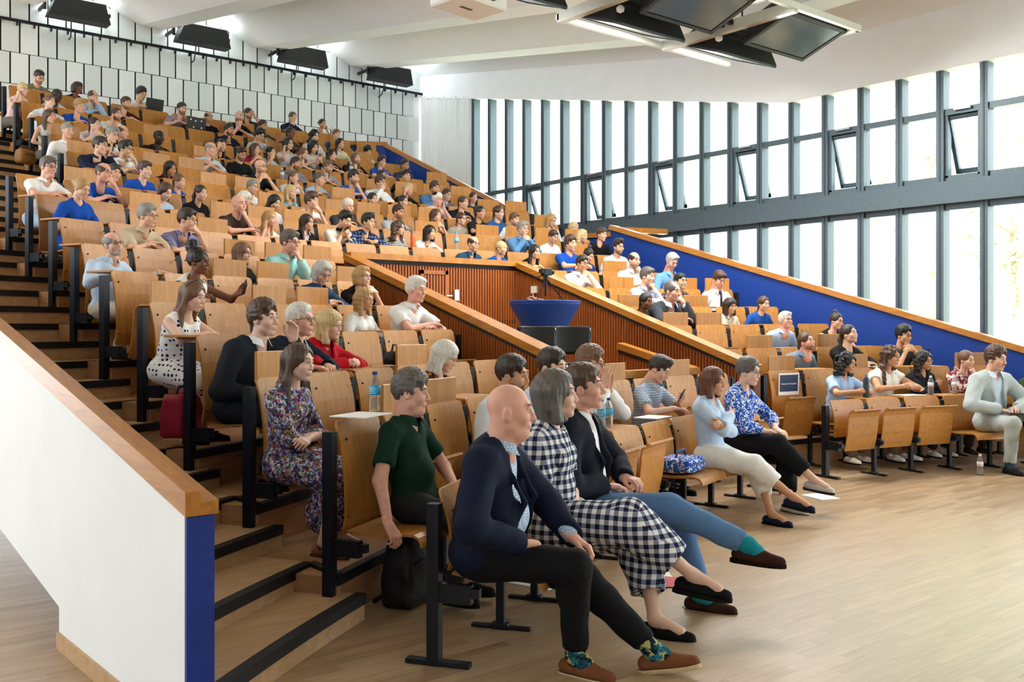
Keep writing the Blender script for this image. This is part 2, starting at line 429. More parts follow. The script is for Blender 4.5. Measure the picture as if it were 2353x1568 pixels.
blue_wall('wall_right_upper', [(9.55, U1[1] + .35, U1[2] - .02), U1, U0], 1.5, 'deep blue wall with wooden rail beside the upper rows')

# ------------------------------------------------------------------ back wall with acoustic panels
BY = 20.1
def panel_mat(name, perforated):
    m, nt, ns, ln, b = nodes_of(name); setp(b, .8, 0, .2)
    b.inputs['Base Color'].default_value = lin('#E6ECEC')
    if perforated:
        tc = ns.new('ShaderNodeTexCoord'); mp = ns.new('ShaderNodeMapping'); mp.inputs['Scale'].default_value = (40, 40, 40)
        ln.new(tc.outputs['Object'], mp.inputs['Vector'])
        fr = ns.new('ShaderNodeVectorMath'); fr.operation = 'FRACTION'; ln.new(mp.outputs[0], fr.inputs[0])
        sp = ns.new('ShaderNodeSeparateXYZ'); ln.new(fr.outputs[0], sp.inputs[0])
        cb = ns.new('ShaderNodeCombineXYZ'); ln.new(sp.outputs[0], cb.inputs[0]); ln.new(sp.outputs[2], cb.inputs[1])
        ds = ns.new('ShaderNodeVectorMath'); ds.operation = 'DISTANCE'; ln.new(cb.outputs[0], ds.inputs[0]); ds.inputs[1].default_value = (.5, .5, 0)
        r = ramp(ns, [(.20, '#A9B3B5'), (.30, '#E4EAEA')])
        ln.new(ds.outputs['Value'], r.inputs[0]); ln.new(r.outputs[0], b.inputs['Base Color'])
    MATS[name] = m
    return m
M_PERF, M_PLAIN = panel_mat('perforated_panel', True), panel_mat('plain_panel', False)
bw = MB().bbox(-6, 13.6, BY, BY + .2, 2, 9.2).build('wall_back', M_BLACK); tag(bw, 'white back wall of perforated acoustic panels with black joints', kind='structure')
_pp = MB().bbox(-.149, .149, -.03, 0, .006, .594).mesh('acoustic_panel', [M_PERF], bevel=.003)
_pq = MB().bbox(-.149, .149, -.03, 0, .006, .594).mesh('acoustic_panel', [M_PLAIN], bevel=.003)
for tier in range(7):
    z = 4.42 + .6 * tier if tier < 5 else 7.42 + .6 * (tier - 5)
    for c in range(33):
        X = 3.0 + .33 * c + (.165 if tier % 2 else 0)
        if X > 13.2: continue
        link('acoustic_panel', _pq if (c + tier * 2) % 3 == 0 else _pp, bw, (X, BY, z))
MB().bbox(-6, 2.8, BY - .03, BY, 3, 8.7).build('plain_wall_field', M_WHITE, bw)
MB().bbox(12.85, 13.4, BY - .02, BY, 3, 8.7).build('plain_wall_field', M_WHITE, bw)
wr = MB().bar((3, BY - .1, 7.41), (13.3, BY - .1, 7.41), .05, .05)
for k in range(34): wr.bbox(3.2 + k * .3 - .012, 3.2 + k * .3 + .012, BY - .1, BY - .03, 7.33, 7.42)
tag(wr.build('wall_rail', M_BLACK), 'thin black equipment rail running across the panelled back wall', 'rail')

# ------------------------------------------------------------------ ceiling with long shallow beams, fascia
def ceil_z(Y): return 6.03 if Y < 9.3 else 6.03 + (Y - 9.3) * .164
prof = []
for k in range(-3, 6):
    xk = 6.9 + 2.45 * (k - 1)
    prof += [(xk - .5, 0.), (xk, 0.), (xk, .62), (xk + .35, .60), (xk + 1.1, .34)]
prof = [p for p in prof if p[0] < 13.35] + [(13.3, 0.05)]
cb = MB(); Ys = (-8, 9.3, BY + .1); n = len(prof); vs = []
for Y in Ys: vs += [(x, Y, ceil_z(Y) + z) for x, z in prof]
fs = [(j * n + i, j * n + i + 1, (j + 1) * n + i + 1, (j + 1) * n + i) for j in range(2) for i in range(n - 1)]
top = MB().add(vs, fs).build('ceiling', M_CEIL); tag(top, 'white ceiling folded into long shallow beams', kind='structure')
MB().bbox(-9, 13.6, -8, BY + .2, 8.9, 9.1).build('roof_slab', M_CEIL, top)
WX = 13.4
def top_z(Y): return 5.25 if Y < 9.3 else 5.25 + (Y - 9.3) * .1935
fa = MB()
for Ya, Yb in ((-8, 9.3), (9.3, BY)):
    fa.prism([(WX - .14, Ya, top_z(Ya)), (WX - .14, Yb, top_z(Yb)), (WX - .14, Yb, 8.9), (WX - .14, Ya, 8.9)], (.4, 0, 0))
tag(fa.build('wall_right_fascia', M_WHITE), 'white fascia above the window wall', kind='structure')

# ------------------------------------------------------------------ window wall
def glass_mat():
    m = bpy.data.materials.new('window_glass'); m.use_nodes = True; nt = m.node_tree; ns, ln = nt.nodes, nt.links
    ns.remove(ns['Principled BSDF'])
    t = ns.new('ShaderNodeBsdfTransparent'); g = ns.new('ShaderNodeBsdfGlossy'); g.inputs['Roughness'].default_value = .02
    lw = ns.new('ShaderNodeLayerWeight'); lw.inputs[0].default_value = .08
    mx = ns.new('ShaderNodeMixShader'); ln.new(lw.outputs['Fresnel'], mx.inputs[0]); ln.new(t.outputs[0], mx.inputs[1]); ln.new(g.outputs[0], mx.inputs[2])
    ln.new(mx.outputs[0], ns['Material Output'].inputs['Surface'])
    return m
M_GLASS = glass_mat()
MOD = .62; NB = 26
SILL, TRANS, BEAM0 = 3.72, 4.65, 3.38
wn = 0
for k in range(-1, NB):
    Yf = 17.33 - MOD * k; Yn = Yf - MOD; wn += 1      # bay from the far mullion Yf to the near one Yn
    w = empty('window_%d' % wn, (WX, (Yf + Yn) / 2, 0)); tag(w, 'tall window bay between grey metal mullions', kind='structure')
    yc = (Yf + Yn) / 2
    def at(mb, nm, m_=M_MULL, par=w): 
        o = mb.build(nm, m_, par); o.location = (-WX, -yc, 0) if par is w else (0, 0, 0); return o
    tf, tn = top_z(Yf), top_z(Yn)
    at(MB().bbox(WX - .09, WX + .09, Yf - .055, Yf + .055, 0, tf + .1), 'mullion')
    at(MB().bbox(WX - .095, WX - .085, Yf - .012, Yf + .012, 0, tf), 'mullion_groove', M_MULLD)
    at(MB().bbox(WX - .06, WX + .06, Yn, Yf, TRANS - .045, TRANS + .045), 'transom')
    at(MB().bbox(WX - .05, WX + .05, Yn, Yf, SILL - .06, SILL + .03), 'sill')
    at(MB().bbox(WX - .05, WX + .05, Yn, Yf, BEAM0 - .12, BEAM0 - .04), 'head')
    g1 = [(WX, Yn, TRANS), (WX, Yf, TRANS), (WX, Yf, tf + .05), (WX, Yn, tn + .05)]
    at(MB().add(g1, [(0, 1, 2, 3)]), 'pane', M_GLASS)
    at(MB().add([(WX, Yn, .1), (WX, Yf, .1), (WX, Yf, BEAM0 - .1), (WX, Yn, BEAM0 - .1)], [(0, 1, 2, 3)]), 'pane', M_GLASS)
    if k % 3 == 2:                                     # top-hung sash pushed outwards
        s = empty('open_sash', (0, 0, TRANS - .05), 0, w); s.rotation_euler = (0, radians(-21), 0)
        hw, hh = MOD / 2 - .06, TRANS - SILL - .09
        fr = MB().bbox(-.03, .03, -hw, -hw + .055, -hh, 0).bbox(-.03, .03, hw - .055, hw, -hh, 0).bbox(-.03, .03, -hw, hw, -.055, 0).bbox(-.03, .03, -hw, hw, -hh, -hh + .07)
        fr.build('sash_frame', M_MULL, s)
        MB().add([(0, -hw + .05, -hh + .06), (0, hw - .05, -hh + .06), (0, hw - .05, -.05), (0, -hw + .05, -.05)], [(0, 1, 2, 3)]).build('pane', M_GLASS, s)
        MB().bbox(-.12, -.06, -.14, .1, .0, .03).build('sash_handle', M_CHROME, w).location = (0, 0, TRANS)
        at(MB().bbox(WX - .05, WX + .05, Yf - .1, Yf - .055, SILL, TRANS).bbox(WX - .05, WX + .05, Yn + .055, Yn + .1, SILL, TRANS), 'jamb')
    else:
        at(MB().add([(WX, Yn, SILL), (WX, Yf, SILL), (WX, Yf, TRANS), (WX, Yn, TRANS)], [(0, 1, 2, 3)]), 'pane', M_GLASS)
bm_ = MB().bbox(WX - .22, WX + .12, -1, 18.2, BEAM0 - .04, BEAM0 + .14).bbox(WX - .17, WX + .12, -1, 18.2, BEAM0 + .14, SILL - .06)
tag(bm_.build('trim_2', M_MULL), 'grey metal beam between upper and lower windows', kind='structure')
# curtain in the far corner
cv = []; nC = 60
for j in range(nC + 1):
    Y = 17.95 + (BY - .05 - 17.95) * j / nC
    x = WX - .12 + .035 * sin(j * 1.35) + .02 * sin(j * .51 + 1)
    cv += [(x, Y, 2.0), (x + .012 * sin(j), Y, top_z(Y) + .05)]
cur = MB().add(cv, [(2 * j, 2 * j + 2, 2 * j + 3, 2 * j + 1) for j in range(nC)])
tag(cur.build('curtain', mat('curtain_white', '#E7EBEA', .9, var=.03), None, True), 'long white curtain hanging in the far window corner', 'curtain')

# ------------------------------------------------------------------ unseen rest of hall shell behind and left, openings sized for the light
wf = MB().bbox(-6, 13.6, -8.2, -8, 0, 9).build('wall_front', M_WHITE); tag(wf, 'white front wall of the hall behind the camera', kind='structure')
wo = MB().bbox(-6.2, -6, -8, 9, 0, 2.6).build('wall_outer_left', M_WHITE); tag(wo, 'white outer wall with bands of windows on the far left', kind='structure')
MB().bbox(-6.2, -6, -8, 9, 3.3, 9).build('wall_band', M_WHITE, wo); MB().bbox(-6.2, -6, 9, BY, 8.4, 9).build('wall_band', M_WHITE, wo); MB().bbox(-6.2, -6, 9, BY, 0, 1.2).build('wall_band', M_WHITE, wo)
for k in range(15): MB().bbox(-6.15, -6.05, -8 + k * 2, -7.9 + k * 2, 2.5 if k < 8 else 1.2, 3.3 if k < 8 else 8.4).build('mullion', M_MULL, wo)
# ------------------------------------------------------------------ lecture seats
def back_mesh(top, bot, hw=.25, th=.014):
    r = .035; zs = [bot, bot + .012, bot + .035, bot + .1] + list(np.linspace(bot + .16, top - .1, 5)) + [top - .035, top - .012, top]
    H = top - bot; vs = []; NX = 6
    def yof(z):
        u = (z - bot) / H
        return .035 * sin(min(u, 1) * pi) * .5 + .028 * (1 - u) - .035 * u ** 3 - .02 * max(0, .15 - u) * 6
    for z in zs:
        d = min(z - bot, top - z); w = hw - (r - sqrt(max(0, r * r - max(0, r - d) ** 2)) if d < r else 0)
        for sgn in (0, 1):
            for k in range(NX + 1):
                x = -w + 2 * w * k / NX
                vs.append((x, yof(z) - (th if sgn else 0) - .010 * (1 - (x / hw) ** 2), z))
    n = NX + 1; fs = []
    for j in range(len(zs) - 1):
        a, b = j * 2 * n, (j + 1) * 2 * n
        for k in range(NX):
            fs.append((a + k, a + k + 1, b + k + 1, b + k)); fs.append((a + n + k + 1, a + n + k, b + n + k, b + n + k + 1))
        fs.append((a + n, a, b, b + n)); fs.append((a + NX, a + n + NX, b + n + NX, b + NX))
    fs += [(k + 1, k, n + k, n + k + 1) for k in range(NX)]
    o = (len(zs) - 1) * 2 * n
    fs += [(o + k, o + k + 1, o + n + k + 1, o + n + k) for k in range(NX)]
    mb = MB().add(vs, fs)
    return mb
def pan_mesh(hw=.235):
    """seat pan, pivot at origin, reaching from y=-.13 to y=.33, front edge rolled down"""
    pr = [(-.13, .0), (-.06, -.008), (.05, -.010), (.15, -.004), (.23, .004), (.275, .002), (.305, -.012), (.322, -.035), (.33, -.06)]
    vs = []; th = .014; n = len(pr)
    for x in (-hw, hw):
        for k, (y, z) in enumerate(pr):
            a = pr[max(k - 1, 0)]; b = pr[min(k + 1, n - 1)]; t = Vector((b[0] - a[0], b[1] - a[1])).normalized()
            vs += [(x, y, z), (x, y + t.y * th, z - t.x * th)]
    m = 2 * n; fs = []
    for k in range(n - 1):
        a = 2 * k
        fs += [(a, a + 2, m + a + 2, m + a), (a + 1, m + a + 1, m + a + 3, a + 3), (a, a + 1, a + 3, a + 2), (m + a, m + a + 2, m + a + 3, m + a + 1)]
    fs += [(0, m, m + 1, 1), (2 * n - 2, 2 * n - 1, m + 2 * n - 1, m + 2 * n - 2)]
    return MB().add(vs, fs)
def make_meshes(top, seat):
    d = {}
    d['back'] = back_mesh(top, seat - .0 if top < .9 else top - .625).mesh('backrest', [W_SEAT])
    d['pan'] = pan_mesh().mesh('seat_pan', [W_SEAT])
    bt = top - .05
    # slim tapered support between two backs with bracket, and the bolts on the back
    p = MB().prism([(-.033, -.012, bt), (.033, -.012, bt), (.018, .0, seat - .1), (-.018, .0, seat - .1)], (0, -.035, 0))
    d['post'] = p.mesh('support', [M_BLACK])
    d['bracket'] = MB().bbox(-.02, .02, -.03, .2, seat - .1, seat - .03).lathe([(.03, -.02), (.03, .02)], 10, (0, .2, seat - .065)).mesh('seat_bracket', [M_BLACK])
    return d
SM = make_meshes(1.04, .44)
SM1 = make_meshes(.814, .42)
M_TAB = W_SEAT
TAB_UP = MB().bbox(-.215, .215, -.075, -.055, -.03, .165).mesh('writing_tablet', [W_SEAT], bevel=.004)
TAB_DN = MB().bbox(-.245, .245, -.335, -.045, -.018, .0).mesh('writing_tablet', [W_SEAT], bevel=.004)
BOLT = MB().lathe([(.008, 0), (.008, .008), (.004, .011)], 8).mesh('bolt', [M_BLACK], True)
LEG = {}
def leg_mesh(seat):
    return MB().bbox(-.022, .022, .08, .125, 0, seat - .04).bbox(-.02, .02, -.06, .27, .0, .018).bbox(-.03, .03, .05, .15, .0, .03).mesh('floor_leg', [M_BLACK], bevel=.004)
LEG1, LEG2 = leg_mesh(.42), leg_mesh(.44)
def endpost(top, bot):
    return MB().bbox(-.028, .028, -.06, .0, bot, top)
SEATS = []                                     # dicts: row, sec, k, pos, face(angle), s
def arc_s(L): return np.r_[0, np.cumsum(np.hypot(*np.diff(L, axis=0).T))]
for i in range(1, NROW + 1):
    L = rowline(i); S = arc_s(L)
    secs = [(LEFT_X[i], RIGHT_X[i])]
    if i <= 2: secs = [(LEFT_X[i], 8.35 if i == 2 else 8.15), (9.03, RIGHT_X[i])]
    elif i <= 7: secs = [(LEFT_X[i], VOM[0] - .1), (VOM[1] + .26, RIGHT_X[i])]
    for si, (xa, xb) in enumerate(secs):
        ka, kb = kx(L, xa), kx(L, xb); n = int((S[kb] - S[ka]) / SEATW + .35)
        for k in range(n):
            s = S[ka] + (k + .5) * SEATW; j = int(np.searchsorted(S, s)); nn = NRM[j]
            SEATS.append(dict(row=i, sec=si, k=k, n=n, pos=L[j], j=j, ang=atan2(nn[0], -nn[1]), first=k == 0, last=k == n - 1, who=None, tab=None, sign=False))
def build_seats():
    for q in SEATS:
        i = q['row']; d = SM1 if i == 1 else SM; seat = .42 if i == 1 else .44; top = .814 if i == 1 else 1.04
        root = empty('lecture_seat', (q['pos'][0], q['pos'][1], LV[i] + ztilt(q['pos'][0], i)), q['ang'])
        tag(root, q['label'], 'seat', 'wooden tip-up seats of the lecture hall')
        link('backrest', d['back'], root)
        up = q['who'] is None and not q.get('down')
        pan = link('seat_pan', d['pan'], root, (0, .155, seat))
        if up: pan.rotation_euler = (radians(80), 0, 0)
        hw = SEATW / 2
        link('support', d['post'], root, (-hw, 0, 0)); link('seat_bracket', d['bracket'], root, (-hw, 0, 0))
        if i <= 5 or (q['pos'][0] < 6 and i < 9):
            for x in (-.222, .222):
                for z in (top - .1, seat + .075):
                    link('bolt', BOLT, root, (x, .012 if z > .8 else .022, z), (radians(-90), 0, 0))
        if i <= 2:
            link('floor_leg', LEG1 if i == 1 else LEG2, root, (-hw, 0, -LV[i]))
        if (q['first'] or q['last']):
            x = (hw + .04) if q['first'] else -(hw + .04)
            lo = -LV[i] if i <= 2 else -.02
            ep = endpost(top - .05, lo)
            if i == 1: ep.bbox(-.025, .025, -.17, .15, 0, .022)
            ep.bbox(-.022, .022, -.01, .16, seat - .12, seat - .03).bbox(-.018, .018, .14, .2, seat - .09, seat - .045)
            ep.build('end_post', M_BLACK, root).location = (x, 0, 0)
        t = q['tab']
        if t: link('writing_tablet', TAB_UP if t == 'up' else TAB_DN, root, (0, 0, top))
        q['obj'] = root
# ------------------------------------------------------------------ organic modelling: distance fields meshed with surface nets
def rcone(a, b, ra, rb): return ('rc', np.array(a, float), np.array(b, float), ra, rb)
def ell(c, r, R=None): return ('el', np.array(c, float), np.array(r, float), None if R is None else np.array(R, float))
def prim_bounds(p):
    if p[0] == 'rc':
        r = max(p[3], p[4]); return np.minimum(p[1], p[2]) - r, np.maximum(p[1], p[2]) + r
    if p[0] == 'el':
        m = p[2] if p[3] is None else np.full(3, p[2].max()); return p[1] - m, p[1] + m
    return p[1], p[2]
def prim_eval(p, X, Y, Z):
    if p[0] == 'rc':
        a, b, ra, rb = p[1:]; ba = b - a; l2 = ba @ ba + 1e-12
        dx, dy, dz = X - a[0], Y - a[1], Z - a[2]
        h = np.clip((dx * ba[0] + dy * ba[1] + dz * ba[2]) / l2, 0, 1)
        return np.sqrt((dx - h * ba[0]) ** 2 + (dy - h * ba[1]) ** 2 + (dz - h * ba[2]) ** 2) - (ra + (rb - ra) * h)
    if p[0] == 'el':
        c, r, R = p[1:]
        dx, dy, dz = X - c[0], Y - c[1], Z - c[2]
        if R is not None:
            dx, dy, dz = (R[0, 0] * dx + R[1, 0] * dy + R[2, 0] * dz, R[0, 1] * dx + R[1, 1] * dy + R[2, 1] * dz, R[0, 2] * dx + R[1, 2] * dy + R[2, 2] * dz)
        k0 = np.sqrt((dx / r[0]) ** 2 + (dy / r[1]) ** 2 + (dz / r[2]) ** 2)
        k1 = np.sqrt((dx / r[0] ** 2) ** 2 + (dy / r[1] ** 2) ** 2 + (dz / r[2] ** 2) ** 2) + 1e-9
        return k0 * (k0 - 1) / k1
    return p[3](X, Y, Z)                        # ('fn', lo, hi, function)
def smin(a, b, k):
    h = np.clip(.5 + .5 * (b - a) / k, 0, 1); return b * (1 - h) + a * h - k * h * (1 - h)
def smax(a, b, k): return -smin(-a, -b, k)
def sdf_mesh(ops, res, noise=None):
    """ops: (kind '+'/'-'/'&', prim, blend). returns verts, quads"""
    lo = np.min([prim_bounds(p)[0] for o, p, k in ops if o == '+'], 0) - 3 * res - .012
    hi = np.max([prim_bounds(p)[1] for o, p, k in ops if o == '+'], 0) + 3 * res + .012
    n = np.ceil((hi - lo) / res).astype(int) + 1
    xs = [lo[i] + res * np.arange(n[i]) for i in range(3)]
    F = np.full(tuple(n), .5, np.float32)
    for o, p, k in ops:
        if o in '+-' and p[0] != 'fn':
            a, b = prim_bounds(p); m = k + 2.5 * res
            sl = [slice(max(0, int((a[i] - m - lo[i]) / res)), min(n[i], int((b[i] + m - lo[i]) / res) + 2)) for i in range(3)]
        else: sl = [slice(0, n[i]) for i in range(3)]
        if any(s.stop <= s.start for s in sl): continue
        g = np.meshgrid(xs[0][sl[0]], xs[1][sl[1]], xs[2][sl[2]], indexing='ij', sparse=True)
        d = prim_eval(p, *g); sub = F[tuple(sl)]
        if o == '+': F[tuple(sl)] = smin(sub, d, max(k, 1e-4))
        elif o == '-': F[tuple(sl)] = smax(sub, -d, max(k, 1e-4))
        else: F[tuple(sl)] = smax(sub, d, max(k, 1e-4))
    if noise is not None:
        g = np.meshgrid(*xs, indexing='ij', sparse=True); F = F + noise(*g)
    return surface_nets(F, lo, res)
def surface_nets(F, lo, res):
    I = F < 0
    c = np.zeros(tuple(s - 1 for s in F.shape), np.int8)
    for a in (0, 1):
        for b in (0, 1):
            for d in (0, 1): c += I[a:F.shape[0] - 1 + a, b:F.shape[1] - 1 + b, d:F.shape[2] - 1 + d]
    act = (c > 0) & (c < 8); idx = np.argwhere(act)
    if len(idx) == 0: return np.zeros((0, 3)), np.zeros((0, 4), int)
    ids = np.full(act.shape, -1, np.int64); ids[act] = np.arange(len(idx))
    acc = np.zeros((len(idx), 3)); cnt = np.zeros(len(idx))
    cor = [(a, b, d) for a in (0, 1) for b in (0, 1) for d in (0, 1)]
    val = {q: F[idx[:, 0] + q[0], idx[:, 1] + q[1], idx[:, 2] + q[2]] for q in cor}
    for q in cor:
        for ax in range(3):
            if q[ax] == 0:
                r = list(q); r[ax] = 1; r = tuple(r); f0, f1 = val[q], val[r]; m = (f0 < 0) != (f1 < 0)
                t = np.where(m, f0 / np.where(m, f0 - f1, 1), 0)
                pt = np.tile(np.array(q, float), (len(idx), 1)); pt[:, ax] += t
                acc += pt * m[:, None]; cnt += m
    V = lo + res * (idx + acc / cnt[:, None])
    Q = []
    for ax in range(3):
        o1, o2 = [(1, 2), (2, 0), (0, 1)][ax]
        s0 = [slice(None)] * 3; s1 = [slice(None)] * 3; s0[ax] = slice(0, -1); s1[ax] = slice(1, None)
        A, B = I[tuple(s0)], I[tuple(s1)]; e = np.argwhere(A != B)
        e = e[(e[:, o1] > 0) & (e[:, o2] > 0) & (e[:, o1] < F.shape[o1] - 1) & (e[:, o2] < F.shape[o2] - 1)]
        if len(e) == 0: continue
        ins = A[e[:, 0], e[:, 1], e[:, 2]]
        def cell(d1, d2):
            q = e.copy(); q[:, o1] -= d1; q[:, o2] -= d2; return ids[q[:, 0], q[:, 1], q[:, 2]]
        quad = np.stack([cell(1, 1), cell(0, 1), cell(0, 0), cell(1, 0)], 1)
        quad[~ins] = quad[~ins][:, ::-1]
        Q.append(quad)
    return V, np.concatenate(Q)

class Arr:
    """numpy mesh pieces joined into one mesh: verts, faces (quads or tris), material index"""
    def __init__(s): s.V = []; s.F = []; s.n = 0
    def add(s, V, Q, mi=0, T=None):
        V = np.asarray(V, float); Q = np.asarray(Q, int)
        if len(V) == 0: return s
        if T is not None:
            T = np.array(T, float); V = V @ T[:3, :3].T + T[:3, 3]
            if np.linalg.det(T[:3, :3]) < 0: Q = Q[:, ::-1]
        mi = np.full(len(Q), mi) if np.isscalar(mi) else np.asarray(mi)
        s.V.append(V); s.F.append((Q + s.n, mi)); s.n += len(V); return s
    def addarr(s, a, T=None):
        for V, (Q, mi), off in zip(a.V, a.F, np.cumsum([0] + [len(v) for v in a.V])): s.add(V, Q - off, mi, T)
        return s
    def mesh(s, name, mats):
        me = bpy.data.meshes.new(name); V = np.concatenate(s.V)
        me.vertices.add(len(V)); me.vertices.foreach_set('co', V.astype(np.float32).ravel())
        sizes = np.concatenate([np.full(len(Q), Q.shape[1]) for Q, m in s.F]); lp = np.concatenate([Q.ravel() for Q, m in s.F])
        me.loops.add(len(lp)); me.loops.foreach_set('vertex_index', lp.astype(np.int32))
        me.polygons.add(len(sizes)); me.polygons.foreach_set('loop_start', np.r_[0, np.cumsum(sizes)[:-1]].astype(np.int32))
        me.polygons.foreach_set('material_index', np.concatenate([m for Q, m in s.F]).astype(np.int32))
        me.polygons.foreach_set('use_smooth', np.ones(len(sizes), bool))
        for m_ in mats: me.materials.append(m_)
        me.update(calc_edges=True)
        return me
def uvs(c, r, nu=10, nv=7, v0=-90, v1=90, axis='y', R=None):
    """part of an ellipsoid as a small island; poles on +-y (forward)"""
    V = []; Q = []
    for j in range(nv + 1):
        b = radians(v0 + (v1 - v0) * j / nv)
        for i in range(nu):
            a = 2 * pi * i / nu; V.append((cos(b) * cos(a) * r[0], sin(b) * r[1], cos(b) * sin(a) * r[2]))
    for j in range(nv):
        for i in range(nu): Q.append((j * nu + i, j * nu + (i + 1) % nu, (j + 1) * nu + (i + 1) % nu, (j + 1) * nu + i))
    V = np.array(V)
    if R is not None: V = V @ np.array(R).T
    return V + np.array(c), np.array(Q)[:, ::-1]
def tubearr(pts, rad, n=6):
    m = MB().tube(pts, rad, n, cap=False); return np.array([tuple(v) for v in m.v]), np.array(m.f)
def wob(s, a, ph=0.):
    return lambda X, Y, Z: a * (np.sin(X * s + 1.3 + ph) * np.sin(Y * s * .9 + .7) + np.sin(Z * s * 1.1 + ph) * np.sin(X * s * .8 + 2.) * .7).astype(np.float32)

# ------------------------------------------------------------------ heads.  local: +Y face forward, Z up, X right, origin mid head
SKIN, LIP, BROW, WHITE_, IRIS, BEARD, CLOTH2 = range(7)
HEADS = {}
def head_arr(sex, res, beard=0, fat=0., age=0):
    key = (sex, res, beard, fat, age)
    if key in HEADS: return HEADS[key]
    f = sex == 'f'; w = (.94 if f else 1.0) + fat * .10
    o = [('+', ell((0, -.014, .036), (.073 * w, .094, .086)), 0),
         ('+', ell((0, .022, -.030), (.058 * w, .066, .078)), .03),
         ('+', rcone((-.040 * w, .006, -.064), (.040 * w, .006, -.064), .020 + fat * .012, .020 + fat * .012), .03),
         ('+', ell((0, .062, -.097), (.022 if f else .027, .021, .019)), .028),
         ('+', rcone((-.030, .079, .030), (.030, .079, .030), .010, .010), .022),
         ('+', ell((-.038 * w, .058, -.024), (.024, .026, .026)), .025), ('+', ell((.038 * w, .058, -.024), (.024, .026, .026)), .025),
         ('-', ell((-.031, .098, .009), (.020, .020, .013)), .014), ('-', ell((.031, .098, .009), (.020, .020, .013)), .014),
         ('+', rcone((0, .084, .020), (0, .106 if not f else .103, -.030), .0065, .0115 if not f else .0098), .012),
         ('+', ell((-.0115, .095, -.034), (.0075, .009, .0075)), .008), ('+', ell((.0115, .095, -.034), (.0075, .009, .0075)), .008),
         ('+', ell((0, .084, -.063), (.022, .010, .012)), .014),
         ('-', rcone((-.019, .097, -.064), (.019, .097, -.064), .0020, .0020), .004),
         ('+', ell((-.074 * w, -.010, -.006), (.011, .019, .031)), .008), ('+', ell((.074 * w, -.010, -.006), (.011, .019, .031)), .008), ('-', ell((-.087 * w, -.006, -.004), (.009, .010, .018)), .004), ('-', ell((.087 * w, -.006, -.004), (.009, .010, .018)), .004),
         ('+', rcone((0, -.028, -.05), (0, -.052, -.20), .042 if f else .049 + fat * .022, .045 if f else .054 + fat * .022), .016 + fat * .015)]
    if fat > .3: o.append(('+', ell((0, .035, -.108), (.04, .04, .03)), .03))
    V, Q = sdf_mesh(o, res)
    A = Arr(); A.add(V, Q, 0)
    if beard:                                       # beard as a thin shell over the jaw
        t = .0022 if beard == 1 else .005; br = max(res * .72, .0045)
        def region(X, Y, Z):
            up = Z + .046 - .38 * np.maximum(0, abs(X) - .034)
            r = np.maximum(np.maximum(up, -.004 - Y + 0 * Z), -.124 - Z)
            if beard == 2: r = np.minimum(r, np.maximum(np.maximum(.051 - abs(X), Z - .012), np.maximum(-.002 - Y, -.07 - Z)))
            return r
        if beard == 3: ob = [('+', rcone((-.024, .087, -.054), (0, .096, -.047), .0045, .0065), 0), ('+', rcone((.024, .087, -.054), (0, .096, -.047), .0045, .0065), .003)]
        else:
            ob = [('+', ell((0, .022, -.030), (.058 * w + t, .066 + t, .078 + t)), 0), ('+', rcone((-.040 * w, .006, -.064), (.040 * w, .006, -.064), .020 + t + fat * .012, .020 + t + fat * .012), .03),
                  ('+', ell((0, .062, -.097), (.027 + t, .021 + t, .019 + t)), .028), ('+', ell((0, .084, -.063), (.022 + t, .010 + t, .012 + t)), .014),
                  ('&', ('fn', None, None, region), .004), ('-', ell((0, .097, -.0645), (.021, .03, .0085)), .003)]
        A.add(*sdf_mesh(ob, br, wob(260, .0008)), BEARD)
    for s in (-1, 1):
        e = (s * .031, .0755, .008)
        A.add(*uvs(e, (.0125, .0125, .0125), 10, 6), WHITE_)
        A.add(*uvs((e[0], e[1] + .0012, e[2]), (.0118, .0122, .0118), 10, 3, 58, 90), IRIS)
        # lids: shells above and below the opening
        for a0, a1 in ((16, 175), (192, 352)):
            Vl = []; nn = 8
            for j in range(5):
                el_ = radians((17 if a0 < 100 else 26) + (65 if a0 < 100 else 55) * j / 4)
                for i in range(nn + 1):
                    az = radians(-80 + 160 * i / nn); sg = 1 if a0 < 100 else -1
                    Vl.append((e[0] + .0142 * sin(az) * cos(el_), e[1] + .0142 * cos(az) * cos(el_), e[2] + sg * .0142 * sin(el_)))
            Ql = [(j * (nn + 1) + i, j * (nn + 1) + i + 1, (j + 1) * (nn + 1) + i + 1, (j + 1) * (nn + 1) + i) for j in range(4) for i in range(nn)]
            A.add(Vl, Ql, SKIN)
        la = [(e[0] + .0146 * sin(az) * .985, e[1] + .0146 * cos(az) * .985, e[2] + .0042) for az in np.linspace(-1.2, 1.2, 6)]
        A.add(*tubearr(la, .0011, 4), BROW)
        bw = [(s * x, y, z) for x, y, z in ((.012, .0915, .030), (.022, .0925, .0335), (.034, .0885, .035), (.046, .078, .031))]
        A.add(*tubearr(bw, [.0030, .0042, .0038, .0018] if not f else [.0022, .0030, .0028, .0014], 6), BROW)
    if beard != 2 or True:
        A.add(*uvs((0, .0900, -.0600), (.0190, .0048, .0036), 12, 4), LIP)
        A.add(*uvs((0, .0885, -.0690), (.0165, .0056, .0044), 12, 4), LIP)
    if age:
        pass
    HEADS[key] = A
    return A

